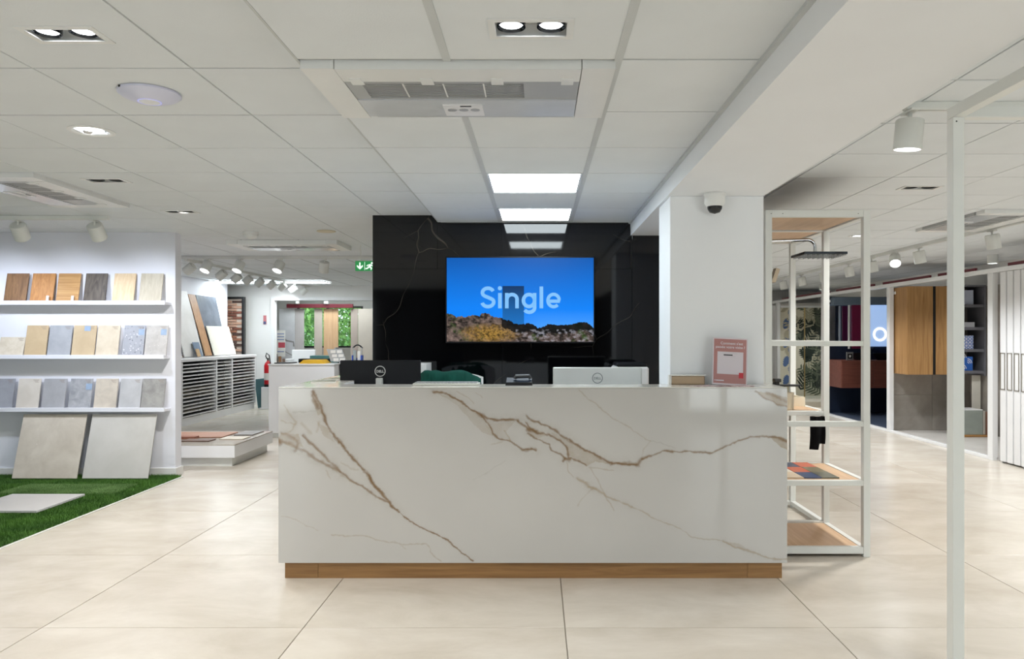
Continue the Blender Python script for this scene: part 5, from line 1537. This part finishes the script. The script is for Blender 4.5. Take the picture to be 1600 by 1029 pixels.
for px in (4, 22, 640 - 500):
    MB().lathe((rx0 + .02 + px * .004, ry[0] - .0004, RT - .022), [(.003, 0), (.0001, 0)], 10, axis=(0, -1, 0)).build('screw', DARKIN, rk)
MB().bbox(rx0 + .03, 6.03, 0, rx0 + .34, 6.05, 2.0, .002).build('back_board', wood('back_board_wood', C(176, 132, 84), C(196, 154, 104), 'Z'), rk)
# colour samples on the middle shelf
cols = [(92, 116, 104), (222, 218, 206), (62, 70, 92), (200, 106, 78), (46, 44, 42), (214, 206, 190), (190, 96, 70), (120, 112, 88), (76, 92, 90), (206, 186, 160), (64, 78, 110), (98, 98, 84)]
names = ['sage green', 'off-white', 'navy', 'coral', 'black', 'ivory', 'rust red', 'olive brown', 'dark teal', 'sand', 'slate blue', 'moss grey']
place = ['back row at the left', 'back row, second', 'back row, third', 'back row at the right', 'middle row at the left', 'middle row, second', 'middle row, third', 'middle row at the right', 'front row at the left', 'front row, second', 'front row, third', 'front row at the right']
zq = .445 + .012 + .0185
for r in range(3):
    for c in range(4):
        i = r * 4 + c
        x0, y0 = 1.47 + c * .113, 5.10 - r * .19
        o = MB().bbox(x0, y0, zq, x0 + .11, y0 + .186, zq + .008, .001).build('colour_tile', stone('colour_tile_%d' % i, C(*cols[i]), C(*[min(255, v + 10) for v in cols[i]]), 6, .35))
        tag(o, '%s colour tile on the rack shelf, %s' % (names[i], place[i]), 'tile', 'colour tiles on the rack shelf')
# cup, tap and basin rim on the upper shelf
zu = .815 + .012 + .0185
cp = thing('soap_cup', 'beige cylindrical cup on the rack shelf behind the desk corner', 'cup', (1.805, 5.42, zu))
MB().lathe((1.805, 5.42, zu), [(.0001, 0), (.058, 0), (.062, .004), (.064, .125), (.058, .125), (.056, .012), (.0001, .01)], 32).build('bowl', plain('beige_ceramic', C(206, 192, 168), .35), cp, smooth=40)
tp = thing('black_tap', 'matt black tap with a long spout on the rack shelf', 'tap', (1.77, 5.60, zu))
MB().tube((1.80, 5.60, zu), (1.80, 5.60, zu + .19), .024).build('body', BLACKM, tp)
MB().bbox(1.82, 5.588, zu + .155, 1.98, 5.612, zu + .172, .003).build('spout', BLACKM, tp)
MB().bbox(1.78, 5.57, zu + .19, 1.83, 5.63, zu + .215, .004).build('lever', BLACKM, tp)
bs = thing('wash_basin', 'long cream wash basin standing at the back of the rack shelf', 'basin', (1.88, 5.8, zu))
m = MB(); frame_boxes(m, 1.74, 2.04, 5.66, 5.96, zu, zu + .07, [(1.755, 2.025, 5.675, 5.945)])
m.build('rim', plain('cream_ceramic', C(226, 214, 190), .3), bs)
MB().box(1.755, 5.675, zu, 2.025, 5.945, zu + .012).build('bottom', plain('cream_ceramic', C(226, 214, 190), .3), bs)
# hanging black towel
k = 5.32 / F
tw = MB()
nx, nz = 10, 16
for side in (0, 1):
    vs = []
    for j in range(nz):
        for i in range(nx):
            u, v = i / (nx - 1), j / (nz - 1)
            x = (1261 - CX) * k + u * .105 + .012 * math.sin(v * 2) - .012 * v
            z = .812 - v * (.235 if u < .62 else .195)
            y = 5.27 - .004 + .010 * math.sin(u * 9 + v) - side * .008
            vs.append((x, y, z))
    f = [(j * nx + i, j * nx + i + 1, (j + 1) * nx + i + 1, (j + 1) * nx + i) for j in range(nz - 1) for i in range(nx - 1)]
    tw.add(vs, f if side else [q[::-1] for q in f])
for i in range(nx - 1):
    a = (nz - 1) * nx + i; n_ = nx * nz
    tw.f.append((a, a + 1, n_ + a + 1, n_ + a)); tw.m.append(0)
tag(tw.build('hand_towel', plain('black_cloth', C(18, 18, 20), .95, spec=.1, bmp=.4, bscale=250), smooth=60), 'black towel hanging under the rack shelf', 'towel')
# shower column fixed to the rack's left side
Ys = 5.0
kx = Ys / F
sx = lambda p: (p - CX) * kx
sz = lambda p: EYE - (p - CY) * kx
sh = thing('shower_set', 'chrome shower arm with a flat square head inside the open rack', 'shower', (1.47, Ys, 1.7))
pts = [(1.47, Ys, sz(377)), (sx(1262), Ys, sz(374.5))] + [(sx(1262) + .05 * math.sin(a), Ys, sz(374.5) - .05 * (1 - math.cos(a))) for a in (math.pi / 2 * i / 6 for i in range(1, 7))] + [(sx(1262) + .05, Ys, sz(396))]
MB().path(pts, .011, 12).build('arm', CHROME, sh, smooth=60)
hd = MB().bbox(sx(1246), Ys - .13, sz(400), sx(1312), Ys + .13, sz(396), .002, ).build('shower_head', DARKCH, sh)
m = MB()
for i in range(9):
    for j in range(9):
        m.tube((sx(1250) + i * .0325, Ys - .115 + j * .0288, sz(400) - .008), (sx(1250) + i * .0325, Ys - .115 + j * .0288, sz(400)), .004, n=6)
tag(m.build('nozzles', GREYP, hd), kind='stuff')
MB().bbox(1.467, Ys - .03, 1.45, 1.490, Ys + .03, sz(377) + .03, .003).build('riser', CHROME, sh)
dk = Vector((.22, 0, .97)).normalized()
c = Vector((sx(1205), Ys, sz(440)))
MB().box(sx(1204), Ys - .03, sz(440), sx(1210), Ys + .03, sz(418), M=rot('Y', 18, c)).build('hand_shower', plain('brushed_bronze', C(150, 132, 110), .3, metal=.8), sh)
MB().path([(sx(1205), Ys, sz(438)), (1.50, Ys - .01, 1.58), (1.48, Ys, 1.46)], .007, 8).build('hose', CHROME, sh)

# ------------------------------------------------------------------ bathroom booths along the right wall
XP, XBK = 5.055, 6.25
YB = [8.25, 10.66, 13.15, 15.65]
bf = thing('booth_frame', 'long white frame with posts around the bathroom booths', 'frame', (XP, 11, 0))
ZT = 2.135
MB().bbox(XP, 6.6, ZT - .05, XP + .05, 16.7, ZT, .002).build('top_rail', LACQ, bf)
MB().bbox(XP, 8.25, 0, XP + .05, 16.7, .035, .002).build('bottom_rail', LACQ, bf)
for y in YB:
    MB().bbox(XP - .001, y, .0355, XP + .06, y + .09, ZT - .0505, .002).build('post', LACQ, bf)
for i, y in enumerate(YB[1:]):
    MB().bbox(XP + .0605, y - .03, 2.0 - .02, XBK, y + .01, 2.0 + .02, .002).build('cross_rail', LACQ, bf)
for a, b in ((6.8, 8.0), (8.6, 9.4), (9.6, 10.9), (11.2, 12.6), (12.9, 15.4)):
    o = MB().bbox(XP + .01, a, ZT + .0005, XP + .04, b, ZT + .035, .002).build('red_strip', MAROON, bf)
GREYT = stone('grey_booth_tile', C(138, 132, 124), C(166, 160, 152), 2.5, .5)
NAVY = plain('navy_paint', C(32, 44, 66), .45, var=.05)
BOOTH = plain('booth_white', C(214, 210, 206), .6)
# dividing walls; each faces the camera
for y, mat, nm in ((10.75, GREYT, 'wall_booth_grey'), (13.24, NAVY, 'wall_booth_navy'), (15.74, BOOTH, 'wall_booth_leaf')):
    struct(MB().box(XP + .06, y, 0, XE, y + .06, 2.08), nm, mat)
struct(MB().box(XBK, 8.3, 0, XBK + .05, 10.75, 2.08), 'wall_booth_side', GREYT)
struct(MB().box(XBK, 10.82, 0, XBK + .05, 13.24, 2.08), 'wall_booth_side', NAVY)
struct(MB().box(XBK, 13.32, 0, XBK + .05, 15.74, 2.08), 'wall_booth_side', BOOTH)
struct(MB().box(XP + .06, 8.16, 0, XE, 8.20, 2.08), 'wall_booth_near', BOOTH)
struct(MB().box(XP + .051, 8.21, .0005, XBK, 10.745, .02), 'floor_booth', stone('booth_floor_grey', C(190, 186, 180), C(206, 202, 196), 3, .3))
struct(MB().box(XP + .051, 10.815, .0005, XBK, 13.235, .02), 'floor_booth', stone('booth_floor_navy', C(62, 72, 90), C(78, 88, 106), 3, .35))
struct(MB().box(XP + .051, 13.305, .0005, XBK, 15.735, .02), 'floor_booth', stone('booth_floor_cream', C(216, 204, 180), C(226, 214, 192), 3, .3))
# joints of the grey tile wall: large tiles standing proud
gt = bpy.data.objects['wall_booth_grey']
for x in range(2):
    for z in range(4):
        x0 = XP + .062 + x * .594
        MB().bbox(x0 + .001, 10.740, .021 + z * .515, x0 + .592, 10.7498, .02 + (z + 1) * .515 - .002, .0008).build('wall_tile', GREYT, gt)
# hanging oak cabinet
zz = lambda p, y: EYE - (p - CY) * y / F
oc = thing('wall_cabinet', 'oak wall cabinet with a dark grip channel in the grey booth', 'cabinet', (5.42, 10.5, zz(585, 10.3)))
OAKV = wood('honey_oak_front', C(150, 108, 62), C(186, 144, 92), 'Z')
z0, z1 = zz(585, 10.3), zz(447, 10.3)
MB().bbox(5.13, 10.32, z0, 5.78, 10.7395, z1, .002).build('body', OAKV, oc)
MB().bbox(5.13, 10.30, z0, 5.485, 10.3195, z1, .0015).build('door', OAKV, oc)
MB().bbox(5.525, 10.30, z0, 5.78, 10.3195, z1, .0015).build('door', OAKV, oc)
MB().box(5.4855, 10.305, z0, 5.5245, 10.3195, z1).build('grip_channel', BLACKM, oc)
# open shelf unit
SHG = plain('graphite_shelf', C(112, 112, 118), .5)
su_ = thing('shelf_unit', 'graphite open shelf unit right of the oak cabinet', 'shelf', (6.0, 10.5, zz(585, 10.3)))
sx0, sx1 = 5.785, 6.235
for p in (477.5, 513, 547.5, 581.5):
    z = zz(p, 10.3)
    MB().bbox(sx0 + .019, 10.34, z - .02, sx1 - .019, 10.7395, z + .02, .001).build('shelf_board', SHG, su_)
MB().bbox(sx0, 10.32, z0 - .02, sx0 + .0185, 10.7395, z1 + .02, .001).build('side_panel', SHG, su_)
MB().bbox(sx1 - .0185, 10.32, z0 - .02, sx1, 10.7395, z1 + .02, .001).build('side_panel', SHG, su_)
MB().bbox(sx0 + .019, 10.32, z1, sx1 - .019, 10.7395, z1 + .02, .001).build('top_panel', SHG, su_)
ONP = plain('white_print', C(224, 226, 232), .5)
BLP = plain('cobalt_print', C(50, 104, 190), .5)
LBL = plain('pale_blue_print', C(196, 204, 222), .5)
def pattern_box(px0, px1, pt, pb, body, label, motif):
    x0, x1, za, zb = (px0 - CX) * 10.4 / F, (px1 - CX) * 10.4 / F, zz(pb, 10.4), zz(pt, 10.4)
    t = thing('patterned_tile_stack', label, 'tile', ((x0 + x1) / 2, 10.45, za), 'patterned tiles on the graphite shelves')
    b = MB().bbox(x0, 10.40, za, x1, 10.50, zb, .002).build('block', body, t)
    o, X, Z = (x0, 10.3995, za), (x1 - x0), (zb - za)
    if motif:
        m = MB()
        if motif == 'hex':
            for i in range(4):
                for j in range(4):
                    cx_, cz_ = X * (.125 + i * .25), Z * (.125 + j * .25) 
                    m.ribbon(arc(cx_, cz_, X * .09, Z * .09, 0, 315, 7), X * .05, o, (1, 0, 0), (0, 0, 1), .001, closed=True)
        else:
            for i in range(3):
                for r_ in (.12, .24, .36):
                    m.ribbon(arc(X * (.15 + .42 * (i % 2)), Z * (.1 + .4 * i), X * r_, Z * r_, 5, 85, 8), X * .06, o, (1, 0, 0), (0, 0, 1), .001)
        m.build('printed_motif', {'hex': BLP, 'swirl': ONP}[motif], b)
sb_ = lambda p: p - .3
k_ = lambda p: zz(p, 10.4)
def on_shelf(p):     # pixel row at which something standing on that shelf starts
    return CY + (EYE - (zz(p, 10.3) + .0205)) * F / 10.4
pattern_box(1499, 1521, 453, on_shelf(477.5), LBL, 'pale patterned tile standing on the top graphite shelf', None)
pattern_box(1503, 1523, 503, on_shelf(513), ONP, 'low white stack on the second graphite shelf', None)
pattern_box(1499, 1521, 524, on_shelf(547.5), ONP, 'white tile with blue hexagons on the third graphite shelf', 'hex')
pattern_box(1499, 1520, 557, on_shelf(581.5), BLP, 'blue swirl tile on the lowest graphite shelf', 'swirl')
# crate of tiles on the booth floor
ctb = thing('tile_crate', 'wooden crate of grey-green tiles on the booth floor', 'crate', (5.95, 10.15, .02))
MB().bbox(5.74, 10.0, .0205, 6.13, 10.35, .05, .003).build('base', wood('crate_wood', C(150, 106, 56), C(176, 132, 78), 'X'), ctb)
for i, (cc_, w_) in enumerate((((150, 158, 150), .26), ((176, 170, 160), .03), ((120, 84, 66), .03), ((190, 186, 180), .03))):
    x0 = 5.75 + (.0, .265, .3, .335)[i]
    MB().bbox(x0, 10.02, .0505, x0 + w_, 10.33, .38 - .01 * i, .003).build('tile_block', stone('crate_tile_%d' % i, C(*cc_), C(*[v + 12 for v in cc_]), 5, .4), ctb)
MB().bbox(5.75, 10.02, .3805, 6.01, 10.33, .39, .002).build('top_tile', LACQ, ctb)
pn = MB().bbox(6.10, 10.42, .33, 6.22, 10.44, zz(586, 10.4), .003).build('side_board', plain('ivory_board', C(222, 218, 206), .5))
tag(pn, 'ivory board leaning beside the tile crate in the booth', 'board')
# slatted door samples in front of the first booth
for i in range(14):
    y = 8.13 - (i + 1) * .118
    t = thing('door_sample', '%s white door sample from the booth post at the right edge' % ('first', 'second', 'third', 'fourth', 'fifth', 'sixth', 'seventh', 'eighth', 'ninth', 'tenth', 'eleventh', 'twelfth', 'thirteenth', 'fourteenth')[i], 'door sample', (XP + .1, y, 0), 'row of white door samples')
    MB().bbox(XP - .0, y + .008, .02, XP + .32, y + .104, 2.08 , .004).build('leaf', LACQ, t)
    MB().box(XP + .03, y + .104, .0, XP + .3, y + .114, 2.06).build('gap_strip', GREYP, t)
    m = MB()
    ya, yb, za, zb = y + .015, y + .095, .80, 1.20
    for a, b, c_, d in ((ya, za, ya + .008, zb), (yb - .008, za, yb, zb), (ya, za, yb, za + .008), (ya, zb - .008, yb, zb)):
        m.box(XP - .006, a, b, XP - .0005, c_, d)
    m.build('pull_frame', plain('taupe_metal', C(150, 144, 132), .4, metal=.5), t)
# navy booth: vanity, basins, mirrors
VAN = wood('mahogany_front', C(96, 52, 42), C(126, 74, 60), 'X', .45)
vn = thing('vanity_unit', 'reddish brown wall-hung vanity in the navy booth', 'vanity', (5.7, 12.9, .47))
z0, z1 = zz(606, 12.6), zz(563, 12.6)
MB().bbox(5.16, 12.62, z0, 6.235, 13.2395, z1, .003).build('body', VAN, vn)
MB().bbox(5.165, 12.60, z0, 5.70, 12.6195, z1 - .02, .002).build('drawer', VAN, vn)
MB().bbox(5.705, 12.60, z0, 6.23, 12.6195, z1 - .02, .002).build('drawer', VAN, vn)
for x, r_, lb in ((5.62, .17, 'black round basin at the left of the brown vanity'), (6.02, .18, 'black round basin at the right of the brown vanity')):
    b = MB().lathe((x, 12.92, z1 + .0005), [(.0001, 0), (r_ * .6, 0), (r_, .12), (r_ * .95, .12), (r_ * .55, .02), (.0001, .02)], 32).build('basin', BLACKP, smooth=40)
    tag(b, lb, 'basin', 'black basins on the brown vanity')
fb = thing('framed_picture', 'small framed picture standing on the brown vanity', 'picture', (5.36, 12.75, z1))
MB().bbox(5.30, 12.74, z1 + .0005, 5.42, 12.76, z1 + .14, .003).build('frame', plain('silver_frame', C(150, 150, 150), .3, metal=.6), fb)
MB().box(5.325, 12.737, z1 + .03, 5.395, 12.7395, z1 + .11).build('black_mat', BLACKP, fb)
MB().box(5.345, 12.735, z1 + .05, 5.375, 12.7368, z1 + .09).build('print', PAPER, fb)
tpb = thing('basin_tap', 'black basin tap between the two black basins', 'tap', (5.82, 13.0, z1))
MB().tube((5.82, 13.0, z1 + .0005), (5.82, 13.0, z1 + .22), .02).build('body', BLACKM, tpb)
MB().tube((5.82, 13.0, z1 + .2), (5.82, 12.85, z1 + .2), .014).build('spout', BLACKM, tpb)
MIR = plain('mirror_silver', C(222, 228, 236), .03, metal=1.0, var=.005)
mz0, mz1 = zz(533, 13.2), zz(475, 13.2)
mr = thing('wall_mirror', 'wide wall mirror above the brown vanity', 'mirror', (5.6, 13.2, mz0))
MB().bbox(5.18, 13.205, mz0, 5.74, 13.2395, mz1, .002).build('glass', MIR, mr)
MB().box(5.17, 13.21, mz0 - .008, 5.18, 13.2395, mz1 + .008).box(5.74, 13.21, mz0 - .008, 5.75, 13.2395, mz1 + .008).build('edge_light', glow('mirror_edge_light', C(200, 226, 255), 1.2), mr)
mr2 = thing('ring_light_mirror', 'mirror with a painted bluish window reflection and a round light ring beside the white post', 'mirror', (6.0, 13.2, 1.2))
MB().bbox(5.80, 13.205, zz(541, 13.2), 6.24, 13.2395, mz1 + .03, .002).build('glass', glow('reflected_window_glow', C(150, 186, 236), .75), mr2)  # glow painted in for a reflected shop window; no backlight here
xr, zr = (1375 - CX) * 13.2 / F, zz(522, 13.2)
MB().ribbon(arc(0, 0, .105, .105, 0, 350, 35), .028, (xr, 13.204, zr), (1, 0, 0), (0, 0, 1), .006, closed=True).build('light_ring', glow('ring_light', (1, 1, 1, 1), 3.0), mr2)
tag(MB().bbox(5.44, 12.99, 1.16, 5.47, 13.02, 1.925, .003).build('mirrored_white_strip', LACQ), 'narrow white strip standing in for a reflection in the booth mirror', 'stile')  # solid strip imitates a reflection seen in the mirror
tag(MB().bbox(5.50, 12.99, 1.16, 5.70, 13.02, 1.925, .003).build('mirrored_magenta_panel', plain('magenta_lacquer', C(128, 36, 76), .3)), 'dark magenta panel standing in for a reflection in the booth mirror', 'panel')  # this panel too is a mirror reflection built as a solid
tag(MB().bbox(5.17, 12.98, zz(476, 13.0), 6.23, 13.11, zz(464, 13.0), .01).build('roller_blind', plain('blue_grey_blind', C(112, 128, 144), .6)), 'blue-grey roller blind box above the booth mirrors', 'blind')
# leaf wallpaper booth
WB = plain('wallpaper_cream', C(214, 208, 188), .7)
LF = [plain('print_dark_green', C(42, 50, 42), .7), plain('print_grey_green', C(96, 102, 84), .7), plain('print_steel_blue', C(84, 108, 150), .7), plain('print_beige', C(178, 170, 146), .7)]
YW = 15.73
wp = MB().box(XP + .07, YW, .12, XBK - .002, YW + .009, 2.02)
mats_w = [WB] + LF
rr = random.Random(5)
def frond(x, z, ln, ang, n, mi):
    d = Vector((math.cos(ang), 0, math.sin(ang))); p = Vector((-d.z, 0, d.x))
    for i in range(n):
        t_ = .1 + .9 * i / n
        b = Vector((x, YW - .0004 - rr.random() * .0006, z)) + d * ln * t_
        for s_ in (-1, 1):
            l_ = ln * .42 * math.sin(math.pi * (.15 + .8 * t_))
            tipv = b + (p * s_ * .85 + d * .6) * l_
            wv_ = d * (.012 if n > 8 else .02)
            vs = [b - wv_, b + (tipv - b) * .5 - wv_ * 1.3, tipv, b + (tipv - b) * .5 + wv_ * 1.3, b + wv_]
            vs = [v for v in vs if True]
            if all(XP + .07 < v.x < XBK - .003 and .12 < v.z < 2.02 for v in vs):
                wp.add(vs, [(0, 1, 2, 3, 4)], mi)
for i in range(50):
    frond(XP + .5 + rr.random() * .7, .1 + rr.random() * 1.9, .34 + rr.random() * .2, rr.uniform(.3, 2.6), 7, rr.choice((1, 1, 1, 2, 4)))
for i in range(12):
    frond(XP + .05 + rr.random() * .4, .1 + i * .16, .28, rr.uniform(.8, 2.4), 8, 4)
for zc_ in (.45, .85, 1.25, 1.65):
    for xo, zo in ((.17, 0), (.36, .2)):
        frond(XP + xo, zc_ + zo - .12, .24, 1.2 + (.6 if xo > .2 else 0), 6, 3)
wo = wp.build('leaf_wallpaper', mats_w)
tag(wo, 'cream wallpaper with dark and blue tropical leaves in the far booth', 'wallpaper')
gp = thing('shower_screen', 'clear glass shower screen with a brass edge before the leaf wallpaper', 'shower screen', (5.5, 15.0, .12))
MB().box(5.40, 14.99, .125, 6.2, 14.998, 1.95).build('pane', pane_mat('shower_glass', (.96, .98, .97, 1), .04), gp)
BRASS = plain('brushed_brass', C(196, 170, 112), .3, metal=.9)
MB().bbox(5.385, 14.98, .1205, 5.40, 15.01, 1.96, .002).build('edge_strip', BRASS, gp)
st_ = MB().bbox(5.15, 14.3, .0205, 6.24, 15.72, .12, .004).build('shower_tray', plain('cream_tray', C(230, 222, 204), .4))
tag(st_, 'cream shower tray under the leaf wallpaper', 'shower tray')
lk = thing('tall_locker', 'tall white locker at the far end of the booths', 'locker', (5.7, 16.3, 0))
MB().bbox(5.12, 16.0, 0.0005, 6.3, 16.6, 2.05, .003).build('body', LACQ, lk)
for i in range(4):
    d_ = MB().bbox(5.125 + i * .29, 15.98, .05, 5.41 + i * .29, 15.9995, 2.04, .002).build('door', LACQ, d_ if False else lk)
    MB().box(5.38 + i * .29, 15.972, .85, 5.39 + i * .29, 15.9795, 1.1).build('handle', GREYP, d_)
